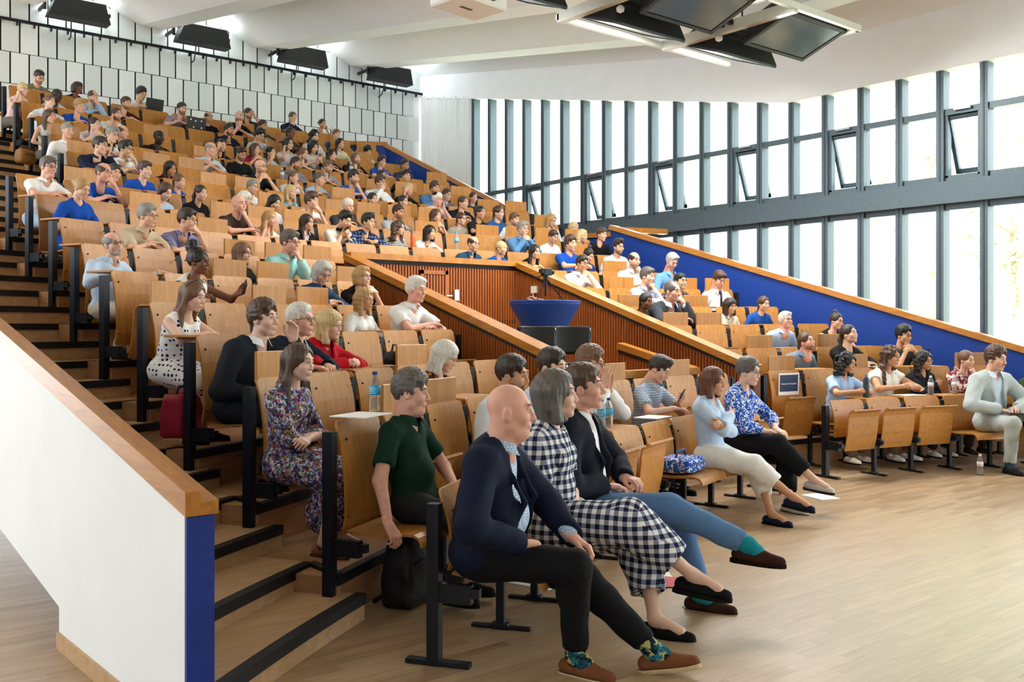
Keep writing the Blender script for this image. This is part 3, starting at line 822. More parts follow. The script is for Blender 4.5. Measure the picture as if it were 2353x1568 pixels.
# ------------------------------------------------------------------ hair
HAIRS = {}
def hair_mesh(style, res):
    key = (style, res)
    if key in HAIRS: return HAIRS[key]
    cran = lambda d, dz=0., c=(0, -.014, .036): ell((c[0], c[1], c[2] + dz), (.073 + d, .094 + d, .086 + d))
    face = ('-', ell((0, .110, -.040), (.068, .066, .108)), .012)
    brow_hi = ('-', ell((0, .118, .010), (.066, .052, .088)), .012)
    nape = lambda z, k=.02: ('-', ('fn', None, None, lambda X, Y, Z: Z - z + 0 * X + 0 * Y), k)
    sides = lambda z: ('-', ('fn', None, None, lambda X, Y, Z: np.maximum(Z - z, -.052 - Y) + 0 * X), .015)   # above ears cut
    nz = None; o = []
    if style in ('short', 'side', 'crop', 'wavy', 'quiff', 'tousled'):
        t = {'short': .012, 'side': .016, 'crop': .006, 'wavy': .022, 'quiff': .016, 'tousled': .024}[style]
        o = [('+', cran(t * .75), 0), ('+', ell((0, -.004, .066 + t), (.068 + t * .5, .088 + t * .4, .056 + t * .6)), .03)]
        if style == 'side': o.append(('+', ell((-.018, .062, .098), (.052, .034, .024)), .02))
        if style == 'quiff': o.append(('+', ell((0, .055, .118), (.052, .045, .030)), .025))
        if style in ('wavy', 'tousled'):
            r2 = random.Random(5)
            for _ in range(26):
                a, b = r2.uniform(0, 2 * pi), r2.uniform(.25, 1.45)
                o.append(('+', ell((.072 * cos(a) * cos(b), -.012 + .092 * sin(a) * cos(b), .045 + .092 * sin(b)), (.020, .020, .017)), .012))
        o += [face, brow_hi, ('-', ell((-.078, .072, .02), (.03, .045, .06)), .012), ('-', ell((.078, .072, .02), (.03, .045, .06)), .012), sides(-.012), nape(-.052)]
        nz = wob(170, .0022 if style in ('short', 'side', 'quiff') else (.0008 if style == 'crop' else .0035))
    elif style in ('bald', 'balding', 'receding'):
        o = [('+', cran(.007), 0), face, ('-', ell((0, .02, .105), (.066, .105, .070)) if style != 'receding' else ell((0, .075, .11), (.058, .070, .055)), .012), sides(-.012), nape(-.052)]
        if style == 'receding': o.insert(1, ('+', ell((0, -.03, .075), (.066, .075, .06)), .02))
        nz = wob(190, .0014)
    elif style in ('bob', 'bobfringe', 'shortbob', 'shag'):
        low = {'bob': -.125, 'bobfringe': -.135, 'shortbob': -.075, 'shag': -.155}[style]
        o = [('+', cran(.020), 0)]
        for s in (-1, 1):
            o += [('+', rcone((s * .070, -.005, .03), (s * .078, .012, low), .032, .028), .03), ('+', rcone((s * .045, -.070, .02), (s * .05, -.062, low), .045, .038), .035)]
        o += [('+', rcone((0, -.085, .02), (0, -.075, low), .045, .035), .03)]
        o += [('-', ell((0, .106, -.030), (.056, .070, .118)), .014), ('-', rcone((0, 0, -.03), (0, -.03, -.25), .062, .06), .012), nape(low - .02, .012)]
        if style == 'bobfringe': o += [('+', ell((0, .066, .066), (.058, .030, .034)), .015)]
        if style == 'shortbob': o += [('+', ell((0, .045, .095), (.06, .05, .03)), .02)]
        nz = (lambda X, Y, Z: (.0030 * np.sin(X * 190) * np.sin(Y * 170 + 1) + .0015 * np.sin(Z * 60 + X * 90)).astype(np.float32)) if style != 'shag' else wob(120, .006)
    elif style in ('long', 'longwavy', 'half'):
        low = -.30
        o = [('+', cran(.014), 0)]
        for s in (-1, 1):
            o += [('+', rcone((s * .064, -.012, .03), (s * .082, -.03, -.12), .026, .026), .03), ('+', rcone((s * .082, -.03, -.12), (s * .098, .01 if s > 0 else -.02, low), .028, .020), .03)]
        o += [('+', rcone((0, -.085, .02), (0, -.095, -.16), .046, .05), .04), ('+', rcone((-.05, -.09, -.14), (-.06, -.085, low), .034, .026), .03), ('+', rcone((.05, -.09, -.14), (.06, -.085, low), .034, .026), .03)]
        o += [('-', ell((0, .106, -.030), (.058, .070, .118)), .014), ('-', rcone((0, .0, -.03), (0, -.03, -.20), .060, .062), .012)]
        nz = (lambda X, Y, Z: (.0028 * np.sin(X * 200) * np.sin(Y * 180 + 1)).astype(np.float32)) if style != 'longwavy' else wob(95, .0075)
    elif style in ('tied', 'pony', 'bun', 'topbun', 'manbun'):
        o = [('+', cran(.0095), 0), ('-', ell((0, .116, -.020), (.068, .066, .112)), .012), sides(-.008), nape(-.06)]
        if style == 'pony': o += [('+', rcone((0, -.105, .03), (.01, -.135, -.04), .024, .030), .015), ('+', rcone((.01, -.135, -.04), (.035, -.115, -.20), .030, .012), .02)]
        if style == 'tied': o += [('+', rcone((0, -.098, -.02), (.03, -.085, -.13), .026, .018), .02)]
        if style == 'bun': o += [('+', ell((0, -.122, .04), (.046, .038, .042)), .01)]
        if style == 'manbun': o += [('+', ell((0, -.118, -.03), (.030, .030, .040)), .01)]
        if style == 'topbun': o += [('+', ell((0, -.045, .145), (.036, .036, .032)), .01)]
        nz = wob(180, .0018)
    elif style in ('curly', 'afrobun', 'curlylong', 'curlygrey'):
        r2 = random.Random(9); o = [('+', cran(.02), 0)]
        if style == 'afrobun': o = [('+', cran(.010), 0), ('+', ell((0, -.06, .135), (.062, .062, .052)), .02)]
        for _ in range(90):
            a, b = r2.uniform(0, 2 * pi), r2.uniform(-.55 if style != 'afrobun' else .9, 1.4)
            R_ = {'curly': .118, 'afrobun': .0, 'curlylong': .105, 'curlygrey': .1}[style]
            if style == 'afrobun': p = (.066 * cos(a) * cos(b) * 1.1, -.06 + .07 * sin(a) * cos(b) * 1.1, .135 + .055 * sin(b * 2 - 1.2))
            else: p = (R_ * cos(a) * cos(b), -.022 + (R_ + .008) * sin(a) * cos(b), .022 + R_ * sin(b))
            o.append(('+', ell(p, (.017, .017, .017)), .010))
        if style in ('curly', 'curlylong', 'curlygrey'):
            for s in (-1, 1): o.append(('+', rcone((s * .085, -.03, .0), (s * .095, -.02, -.12 if style == 'curly' else -.20), .048, .035 if style == 'curly' else .04), .03))
            o.append(('+', rcone((0, -.09, 0), (0, -.09, -.11 if style == 'curly' else -.2), .06, .05), .03))
            for _ in range(60):
                z = r2.uniform(-.15 if style == 'curly' else -.24, .0); a = r2.choice((-1, 1)); o.append(('+', ell((a * r2.uniform(.075, .13), r2.uniform(-.09, .02), z), (.018, .018, .018)), .01))
        o += [('-', ell((0, .110, -.030), (.058, .075, .112)), .012), ('-', rcone((0, .0, -.03), (0, -.03, -.30), .058, .06), .012)]
        if style == 'afrobun': o += [sides(-.01), nape(-.05)]
        nz = wob(150, .003)
    elif style == 'cap':
        o = [('+', ell((0, -.02, .075), (.082, .098, .062)), 0), ('-', ('fn', None, None, lambda X, Y, Z: Z - .062 + .25 * Y + 0 * X), .004)]
    if style in ('bald',): nz = wob(190, .0006)
    V, Q = sdf_mesh(o, res, nz)
    A = Arr().add(V, Q)
    # loose strands break up the outline of longer hair
    me = A.mesh('hair', [])
    me.materials.append(None)
    HAIRS[key] = me
    return me

# ------------------------------------------------------------------ hands. wrist at origin, fingers +Y, palm -Z, thumb at -X (right hand)
HANDS = {}
CURL = {'relax': (18, 32, 22), 'fist': (72, 88, 55), 'flat': (4, 5, 4), 'grip': (42, 52, 34), 'soft': (35, 45, 25)}
def hand_arr(pose, res):
    key = (pose, res)
    if key in HANDS: return HANDS[key]
    c = [radians(a) for a in CURL[pose]]; o = [('+', rcone((0, -.03, 0), (0, .012, 0), .024, .026), 0)]
    xs = (-.030, -.010, .010, .029); ln_ = (.072, .080, .074, .058); by = (.088, .092, .088, .080)
    for i, (x, L, y) in enumerate(zip(xs, ln_, by)):
        o.append(('+', rcone((x * .55, .012, 0), (x, y - .006, .002), .0150, .0118), .014))
        p = np.array((x, y, .002)); ang = 0; spread = (x - 0) * (1.0 if pose == 'flat' else .5)
        for k, fr in enumerate((.45, .31, .24)):
            ang += c[k] * (1 + .06 * i); q = p + L * fr * np.array((spread * .8, cos(ang), -sin(ang)))
            r0 = (.0095, .0085, .0078)[k] * (1 if i < 3 else .88); o.append(('+', rcone(p, q, r0, r0 * .92), .0035 if k else .008)); p = q
    tp = [(-.020, .018, -.006), (-.046, .050, -.016), (-.055 if pose != 'fist' else -.036, .083, -.026 if pose != 'fist' else -.038), (-.053 if pose != 'fist' else -.012, .108 if pose != 'fist' else .098, -.034 if pose != 'fist' else -.046)]
    if pose == 'flat': tp = [(-.020, .018, -.004), (-.050, .046, -.008), (-.064, .076, -.010), (-.068, .102, -.012)]
    for k in range(3): o.append(('+', rcone(tp[k], tp[k + 1], (.0145, .0112, .0098)[k], (.0112, .0098, .0082)[k]), .010 if k == 0 else .003))
    V, Q = sdf_mesh(o, res)
    HANDS[key] = Arr().add(V, Q)
    return HANDS[key]
# ------------------------------------------------------------------ people
V3 = lambda *a: np.array(a, float)
def nrm(v): return v / (np.linalg.norm(v) + 1e-9)
def rotx(a): c, s = cos(a), sin(a); return np.array([[1, 0, 0], [0, c, -s], [0, s, c]])
def roty(a): c, s = cos(a), sin(a); return np.array([[c, 0, s], [0, 1, 0], [-s, 0, c]])
def rotz(a): c, s = cos(a), sin(a); return np.array([[c, -s, 0], [s, c, 0], [0, 0, 1]])
def ik(S, W, a, b, hint):
    d = W - S; L = np.linalg.norm(d); m = (a + b) * .995
    if L > m: W = S + d / L * m; d = W - S; L = m
    L = max(L, abs(a - b) * 1.05 + .01)
    u = d / L; x = (a * a - b * b + L * L) / (2 * L); h = sqrt(max(a * a - x * x, 1e-6))
    p = hint - u * (hint @ u); return S + u * x + nrm(p) * h, W
def frame(fing, palm):
    y = nrm(V3(*fing)); z = -V3(*palm); z = nrm(z - y * (z @ y)); x = np.cross(y, z); return np.stack([x, y, z], 1)
def T4(R, t):
    M_ = np.eye(4); M_[:3, :3] = R; M_[:3, 3] = t; return M_

def joints(P):
    """P: pose dict -> joint positions in the sitter's frame (floor origin at the seat back, +Y forward)"""
    f = P.get('sex') == 'f'; l = radians(P.get('lean', 6)); J = {}
    side = radians(P.get('tilt', 0)); u = V3(sin(side), sin(l) * cos(side), cos(l) * cos(side)); J['u'] = u
    seat = P.get('seat', .44); hip = V3(0, P.get('hy', .16), seat + .095); J['hip'] = hip
    J['waist'] = hip + u * .17; J['chest'] = hip + u * .32; J['neck'] = hip + u * (.475 if not f else .46) + V3(0, .025, 0)
    sw = P.get('sw', .150 if f else .175)
    tw = rotz(radians(P.get('twist', 0)))
    J['R'] = tw
    for s, nm in ((1, 'r'), (-1, 'l')):
        J['sh' + nm] = J['neck'] - u * .055 + tw @ V3(s * sw, -.022, 0)
    hd = J['neck'] + .5 * (u + V3(0, 0, 1)) * .165 + V3(0, .045, 0)
    J['head'] = hd + V3(*P.get('hoff', (0, 0, 0)))
    J['HR'] = rotz(radians(P.get('yaw', 0))) @ rotx(-radians(P.get('pitch', 4))) @ roty(radians(P.get('roll', 0)))
    a, b = (.272, .245) if f else (.298, .262)
    hc, HR = J['head'], J['HR']; chin = hc + HR @ V3(0, .07, -.105)
    for s, nm in ((1, 'r'), (-1, 'l')):
        k = P.get('arm' + nm, 'desk')
        if isinstance(k, tuple): W, hint, fg, pm, hp = V3(*k[0]), V3(*k[1]), k[2], k[3], k[4]
        elif k == 'desk': W, hint, fg, pm, hp = V3(s * .11, .58, .81), V3(s, -.3, -.25), (-s * .6, .7, -.05), (0, 0, -1), 'relax'
        elif k == 'cross': W, hint, fg, pm, hp = V3(s * .01, .575, .815 + .012 * s), V3(s, -.2, -.2), (-s, .25, 0), (0, 0, -1), 'relax'
        elif k == 'clasp': W, hint, fg, pm, hp = V3(s * .065, .60, .83), V3(s, -.2, -.3), (-s * .6, .5, .15), (-s * .5, -.3, -.6), 'soft'
        elif k == 'lap': W, hint, fg, pm, hp = V3(s * .08, .40, .64), V3(s, -.5, .1), (-s * .5, .8, -.1), (0, 0, -1), 'relax'
        elif k == 'side': W, hint, fg, pm, hp = J['sh' + nm] + V3(s * .1, .1, -.5), V3(s, -.6, 0), (0, .2, -1), (-s, 0, 0), 'relax'
        elif k == 'chin': W, hint, fg, pm, hp = chin + HR @ V3(s * .045, .035, -.075), V3(s * .5, .35, -1), tuple(HR @ V3(-s * .35, -.25, .9)), tuple(HR @ V3(-s * .4, -.9, 0)), 'fist'
        elif k == 'mouth': W, hint, fg, pm, hp = chin + HR @ V3(s * .05, .055, -.03), V3(s * .5, .35, -1), tuple(HR @ V3(-s * .6, -.2, .75)), tuple(HR @ V3(-s * .3, -.95, 0)), 'fist'
        elif k == 'cheek': W, hint, fg, pm, hp = hc + HR @ V3(s * .105, .035, -.135), V3(s * .5, .4, -1), tuple(HR @ V3(-s * .1, -.12, 1)), tuple(HR @ V3(-s, 0, 0)), 'soft'
        elif k == 'brow': W, hint, fg, pm, hp = hc + HR @ V3(s * .10, .085, -.035), V3(s * .6, .4, -1), tuple(HR @ V3(-s * .45, -.1, .9)), tuple(HR @ V3(-s * .5, -.8, 0)), 'soft'
        elif k == 'knot': W, hint, fg, pm, hp = chin + HR @ V3(s * .05, .06, -.07), V3(s * .7, .35, -1), tuple(HR @ V3(-s * .9, .0, .35)), tuple(HR @ V3(-s * .2, -.9, -.3)), 'soft'
        elif k == 'fold': W, hint, fg, pm, hp = J['chest'] + V3(-s * .10, .17, -.015 + .035 * s), V3(s, .1, -.5), (-s, -.1, .05), (0, -1, 0), 'relax'
        elif k == 'phone': W, hint, fg, pm, hp = V3(s * .045, .53, .86), V3(s, -.2, -.6), (-s * .35, .85, .35), (-s * .6, .1, .8), 'grip'
        elif k == 'pray': W, hint, fg, pm, hp = V3(s * .028, .44, .98), V3(s, .2, -1), (0, .12, 1), (-s, 0, 0), 'flat'
        E_, W = ik(J['sh' + nm], W, a, b, hint)
        J['el' + nm], J['wr' + nm], J['hand' + nm] = E_, W, (hp, frame(fg, pm))
    lg = P.get('legs', 'std')
    th, sn = (.40, .40) if f else (.43, .42)
    for s, nm in ((1, 'r'), (-1, 'l')):
        H_ = hip + V3(s * .09, .03, -.01); J['hp' + nm] = H_
        if lg == 'std': A, hint, toe = V3(s * .10, .50, .085), V3(s * .1, 1, .6), V3(s * .12, 1, 0)
        else: A, hint, toe = V3(*lg[nm][0]), V3(*lg[nm][1]), V3(*lg[nm][2])
        A = A + V3(0, 0, P.get('alift', 0)); K, A = ik(H_, A, th, sn, hint); J['kn' + nm], J['an' + nm], J['toe' + nm] = K, A, nrm(toe)
    return J

def torso_ops(J, P, g, k=.05):
    """g: inflation"""
    f = P.get('sex') == 'f'; b = P.get('bulk', 1.0); fat = P.get('fat', 0.); u = J['u']
    R = rotx(-radians(P.get('lean', 6))); R = roty(radians(P.get('tilt', 0))) @ R; R2 = J['R'] @ R
    w = lambda *r: tuple(x + g for x in r)
    o = [('+', ell(J['chest'] + u * .03, w((.135 if f else .160) * b, .098 * b, .175), R2), 0),
         ('+', ell(J['waist'] + V3(0, .022 * fat + .01, 0), w((.120 if f else .142) * b + .03 * fat, .100 * b + .055 * fat, .145), R), k),
         ('+', ell(J['hip'] + V3(0, .02, .0), w((.165 if f else .165) * b, .125 * b + .02 * fat, .105), R), k)]
    c = (J['shr'] + J['shl']) / 2 - u * .012
    o.append(('+', rcone(c + (J['shr'] - c) * .86, c + (J['shl'] - c) * .86, .054 + g, .054 + g), .045))
    o.append(('+', ell(c + V3(0, -.005, .028), (.085 + g, .062 + g, .045 + g)), .03))
    if f:
        for s in (-1, 1): o.append(('+', ell(J['chest'] + u * .0 + J['R'] @ V3(s * .066, .072, 0), w(.060, .056, .062)), .035))
    return o
def arm_ops(J, g0, g1, nm, t=1.0, k=.03, thin=1.0):
    """arm from the shoulder, t: 0..1 upper arm part, 1..2 including forearm"""
    S, E_, W = J['sh' + nm], J['el' + nm], J['wr' + nm]
    o = [('+', rcone(S, S + (E_ - S) * min(t, 1), .050 * thin + g0, (.050 - .010 * min(t, 1)) * thin + g1), .035)]
    if t > 1: o.append(('+', rcone(E_, E_ + (W - E_) * (t - 1), .040 * thin + g1, (.040 - .014 * (t - 1)) * thin + g1), .022))
    return o
def leg_ops(J, g, nm, t=2.0, k=.04, sh=1.0):
    H_, K, A = J['hp' + nm], J['kn' + nm], J['an' + nm]
    o = [('+', rcone(H_, H_ + (K - H_) * min(t, 1), .082 * sh + g, (.082 - .022 * min(t, 1)) * sh + g), k)]
    if t > 1: o.append(('+', rcone(K, K + (A - K) * (t - 1), .058 * sh + g, (.058 - .016 * (t - 1)) * sh + g), .03)); o.append(('+', ell(K + (A - K) * .28 - V3(0, .016, 0), (.05 * sh + g,) * 3), .03)) if t > 1.4 else None
    return o
def cut(end, dirn, r, h=.05):
    z = nrm(dirn); x = nrm(np.cross(z, V3(.3, .2, 1))); y = np.cross(z, x)
    return ('-', ell(end + z * h, (r, r, h), np.stack([x, y, z], 1)), .004)
CACHE = {}
def skin_arr(J, P, res, key=None, hres=.006):
    if key is not None and ('s', key) in CACHE: return CACHE[('s', key)]
    o = torso_ops(J, P, -.014); o = [o[0]] + o[3:]
    thin = .86 if P.get('sex') == 'f' else 1.0
    for nm in 'rl': o += arm_ops(J, 0, 0, nm, 2.0, thin=thin)
    f = P.get('sex') == 'f'
    o.append(('+', rcone(J['neck'] - J['u'] * .03, J['head'] + J['HR'] @ V3(0, -.03, -.07), .046 if f else .056, .040 if f else .047), .03))
    A = Arr(); A.add(*sdf_mesh(o, res))
    if P.get('bare'):
        o = []
        for nm in 'rl': o += leg_ops(J, -.006, nm, 2.0, sh=.86)
        for nm in 'rl': o.append(('+', rcone(J['an' + nm], J['an' + nm] + J['toe' + nm] * .12 - V3(0, 0, .045), .034, .030), .02))
        A.add(*sdf_mesh(o, res))
    for s, nm in ((1, 'r'), (-1, 'l')):
        hp, R = J['hand' + nm]; R = R.copy(); sc = .93 if f else 1.0
        if s < 0: R[:, 0] *= -1
        A.addarr(hand_arr(hp, hres), T4(R * sc, J['wr' + nm]))
    if key is not None: CACHE[('s', key)] = A
    return A
def folds(amp, s=42):
    return lambda X, Y, Z: (amp * (np.sin(X * s + Z * s * .7) * np.sin(Z * s * .55 - Y * s * .8 + 1.) + .6 * np.sin(Y * s * 1.1 + Z * s * .9) * np.sin(X * s * .6 + 2))).astype(np.float32)
def top_arr(J, P, res, kind, sleeve, neck, key=None):
    """shirt-like garment"""
    if key is not None and ('t', key) in CACHE: return CACHE[('t', key)]
    g = {'inner': .006, 'tee': .010, 'shirt': .014, 'jacket': .026, 'dress': .014}[kind]
    o = torso_ops(J, P, g); thin = .86 if P.get('sex') == 'f' else 1.0
    t = {'none': 0, 'cap': .25, 'short': .62, 'three': 1.5, 'long': 1.93}[sleeve]
    if t:
        for nm in 'rl': o += arm_ops(J, g, g + (.010 if t < 1 else .004), nm, t, thin=thin)
        if P.get('near'):
            for nm in 'rl':
                S_, E_, W_ = J['sh' + nm], J['el' + nm], J['wr' + nm]; e = S_ + (E_ - S_) * t if t < 1 else E_ + (W_ - E_) * (t - 1); dv = E_ - S_ if t < 1 else W_ - E_
                o.append(cut(e + nrm(dv) * .012, dv, .075 if t < 1 else .055, .05))
    else:
        for s, nm in ((1, 'r'), (-1, 'l')): o.append(('-', ell(J['sh' + nm] + V3(s * .035, 0, .0), (.05, .085, .10)), .015))
    n = J['neck']; u = J['u']
    if neck == 'crew': o.append(('-', ell(n + u * .035 + V3(0, .028, 0), (.066, .070, .045)), .008))
    elif neck in ('v', 'open', 'scrub'): o += [('-', ell(n + u * .035 + V3(0, .025, 0), (.064, .068, .045)), .008), ('-', rcone(n + V3(0, .085, -.01), n - u * .14 + V3(0, .135, 0), .050, .006), .01)]
    elif neck == 'wide': o.append(('-', ell(n + u * .01 + V3(0, .05, 0), (.095, .085, .07)), .008))
    elif neck == 'lapel':
        bz = J['waist'] + u * .08; ow = P.get('open', .004)
        def fn(X, Y, Z):
            q = (Y - bz[1]) * u[1] + (Z - bz[2]) * u[2]; h = np.clip(q / .30, -.4, 1)
            return np.maximum(abs(X - bz[0]) - np.where(h > 0, ow + (.072 - ow) * h, ow - .10 * np.minimum(h, 0)), bz[1] + .02 + h * .0 - Y)
        o.append(('-', ('fn', None, None, fn), .006))
        for s in (-1, 1):
            o.append(('+', rcone(n + V3(s * .075, .035, -.01), bz + V3(s * (.012 + ow), .143 + .055 * P.get('fat', 0), .0), .013, .013), .010))
            if ow > .02: o.append(('+', rcone(bz + V3(s * (.012 + ow), .143 + .055 * P.get('fat', 0), .0), bz + V3(s * (.05 + ow), .10 + .03 * P.get('fat', 0), -.2), .011, .009), .010))
        o.append(('+', rcone(n + V3(-.07, .0, .022), n + V3(.07, .0, .022), .022, .022), .015)); o.append(('-', rcone(n + V3(0, .03, -.05), n + V3(0, .03, .2), .058, .066), .008))
    A = Arr().add(*sdf_mesh(o, res, folds(P.get('fold', .0040 if kind != 'jacket' else .0034))))
    if neck in ('open', 'polo', 'collar') or kind == 'jacket' and False:
        pass
    if key is not None: CACHE[('t', key)] = A
    return A
def collar_arr(J, P, open_=24, g=.0):
    """turned-down shirt collar round the neck"""
    n = J['neck'] + J['u'] * .018; f = P.get('sex') == 'f'; V = []; N = 22
    rx, ry = (.062 + g, .060 + g) if f else (.072 + g, .068 + g)
    for k in range(N + 1):
        a = radians(open_ + (360 - 2 * open_) * k / N); ca = cos(a); fr = max(0, ca) ** 2
        c = n + V3(0, .010, 0)
        base = V3(sin(a) * rx, ca * ry, 0)
        V += [c + base * .96 + V3(0, 0, -.012 - .012 * fr), c + base * .93 + V3(0, 0, .032 - .022 * fr), c + base * 1.10 + V3(0, 0, .028 - .022 * fr), c + base * (1.30 + .12 * fr) + V3(0, .012 * fr, -.012 - .040 * fr)]
    Q = [(4 * k + j, 4 * k + 4 + j, 4 * k + 5 + j, 4 * k + 1 + j) for k in range(N) for j in range(3)]
    return np.array(V), np.array(Q)
def trouser_arr(J, P, res, t=1.9, key=None, loose=.014, skirt=False):
    if key is not None and ('p', key) in CACHE: return CACHE[('p', key)]
    f = P.get('sex') == 'f'; b = P.get('bulk', 1.0)
    o = [('+', ell(J['hip'] + V3(0, .02, -.01), (.165 * b + loose, .125 * b + loose, .095 + loose)), 0)]
    for nm in 'rl': o += leg_ops(J, loose, nm, t)
    if skirt:
        m = (J['knr'] + J['knl']) / 2; a = (J['anr'] + J['anl']) / 2
        o += [('+', rcone(J['knr'], J['knl'], .085, .085), .06), ('+', rcone(m + V3(0, 0, -.02), a + V3(0, -.03, .16), .11, .14), .06), ('+', rcone(J['hip'] + V3(0, .1, 0), m, .13, .11), .06)]
        for nm in 'rl': o.append(('-', ell(J['an' + nm] + V3(0, 0, -.16), (.3, .3, .12)), .01))
    if not skirt and P.get('near') and t > 1.2:
        for nm in 'rl':
            K, A_ = J['kn' + nm], J['an' + nm]; e = K + (A_ - K) * (t - 1); o.append(cut(e + nrm(A_ - K) * .012, A_ - K, .075 + loose, .06))
    o.append(('-', ('fn', None, None, lambda X, Y, Z: Z - .03 + 0 * X + 0 * Y), .005))
    A = Arr().add(*sdf_mesh(o, res, folds(.0045 if P.get('near') else .003, 30)))
    if key is not None: CACHE[('p', key)] = A
    return A
def shoe_arr(A_, toe, res=.006, low=True, heel=.0):
    """shoe round an ankle at A_, toe: direction"""
    t = nrm(toe * V3(1, 1, 1)); s = nrm(np.cross(t, V3(0, 0, 1))); up = np.cross(s, t)
    h, m, e = A_ - t * .045 - up * .052, A_ + t * .07 - up * .058, A_ + t * .165 - up * .066
    o = [('+', rcone(h, m, .036, .038), 0), ('+', rcone(m, e, .038, .028), .02)]
    if not low: o.append(('+', rcone(A_ - up * .02 - t * .02, A_ - up * .05, .040, .040), .02))
    else: o.append(('-', rcone(A_ + up * .03, A_ - up * .028, .036, .030), .01))
    bot = A_ - up * .080
    o.append(('-', ('fn', None, None, lambda X, Y, Z: (X - bot[0]) * up[0] + (Y - bot[1]) * up[1] + (Z - bot[2]) * up[2]), .004))
    return Arr().add(*sdf_mesh(o, res))
def sole_arr(A_, toe, res=.007, th=.018):
    t = nrm(toe); s = nrm(np.cross(t, V3(0, 0, 1))); up = np.cross(s, t); P = []; Q = []
    prof = [(-.085, .018), (-.06, .034), (.0, .038), (.08, .043), (.14, .038), (.18, .022), (.195, .006)]
    ring = [(y, x) for y, x in prof] + [(y, -x) for y, x in prof[::-1]]; n = len(ring)
    for z in (-.084 - th * .5, -.084 + th * .6):
        P += [A_ + t * y + s * x + up * z for y, x in ring]
    Q = [(i, (i + 1) % n, n + (i + 1) % n, n + i) for i in range(n)]
    Q += [(i, n - 1 - i, n - 2 - i, i + 1) for i in range(n // 2 - 1)]
    return Arr().add(P, Q)
GLASSES = {}
def glasses_mesh(r):
    if r in GLASSES: return GLASSES[r]
    A = Arr()
    for s in (-1, 1):
        ring = [(s * .032 + .0215 * cos(a), .097 - .10 * (s * .032 + .0215 * cos(a)) ** 2 / .032 * .25, .004 + .0165 * sin(a)) for a in np.linspace(0, 2 * pi, 17)[:-1]]
        m = MB().tube(ring, r, 5, closed=True); A.add([tuple(v) for v in m.v], m.f)
        A.add(*tubearr([(s * .053, .094, .010), (s * .068, .070, .012), (s * .077, .0, .008), (s * .079, -.022, -.004)], r, 5))
    A.add(*tubearr([(-.011, .099, .009), (0, .101, .012), (.011, .099, .009)], r, 5))
    GLASSES[r] = A.mesh('glasses', [None])
    return GLASSES[r]
LENS = None
def objmat(o, m):
    o.material_slots[0].link = 'OBJECT'; o.material_slots[0].material = m
    return o
SKINS = {'pale': '#E3BAA4', 'fair': '#DDAD93', 'tan': '#CB9876', 'olive': '#BF8C69', 'brown': '#7C4F38', 'dark': '#3E2A20', 'asian': '#DBAF8D', 'ruddy': '#DFA893'}
HAIRC = {'black': '#14100E', 'dark': '#2A1D16', 'brown': '#4A3222', 'lbrown': '#6E4D33', 'blond': '#B08A57', 'lblond': '#CDB07E', 'red': '#8A4A28', 'grey': '#8C8880', 'dgrey': '#5C5650', 'white': '#D8D4CB', 'silver': '#B5B2AC', 'auburn': '#5E3420'}
def skin_mat(n): 
    if 'skin_' + n in MATS: return MATS['skin_' + n]
    m = mat('skin_' + n, SKINS[n], .52, 0, .06, 22, .12, 240, .35)
    b = m.node_tree.nodes['Principled BSDF']; b.inputs['Subsurface Weight'].default_value = .06; b.inputs['Subsurface Radius'].default_value = (.01, .004, .002)
    return m
def hair_mat(n): return mat('hair_' + n, HAIRC[n], .40, 0, .28, 22, .32, 40, .5, (9, 9, 1.1))
def lip_mat(n):
    c = lin(SKINS[n]); return mat('lips_' + n, (c[0] * .72, c[1] * .48, c[2] * .48, 1), .4, 0, .05)
EYEW = mat('eye_white', '#DAD6D0', .25, 0, .03); IRISM = mat('eye_iris', '#2A1C14', .2, 0, .1)
def fabric(c, rough=.85, bump=.25): return mat('cloth_' + c.strip('#'), c, rough, 0, .04, 30, .45, 24, .15)
def beard_mat(h, sk):
    nm = 'beard_%s_%s' % (h, sk)
    if nm in MATS: return MATS[nm]
    a, b = lin(HAIRC[h]), lin(SKINS[sk]); return mat(nm, tuple(.62 * x + .38 * y for x, y in zip(a[:3], b[:3])) + (1,), .7, 0, .35, 90, .4, 200, .2)
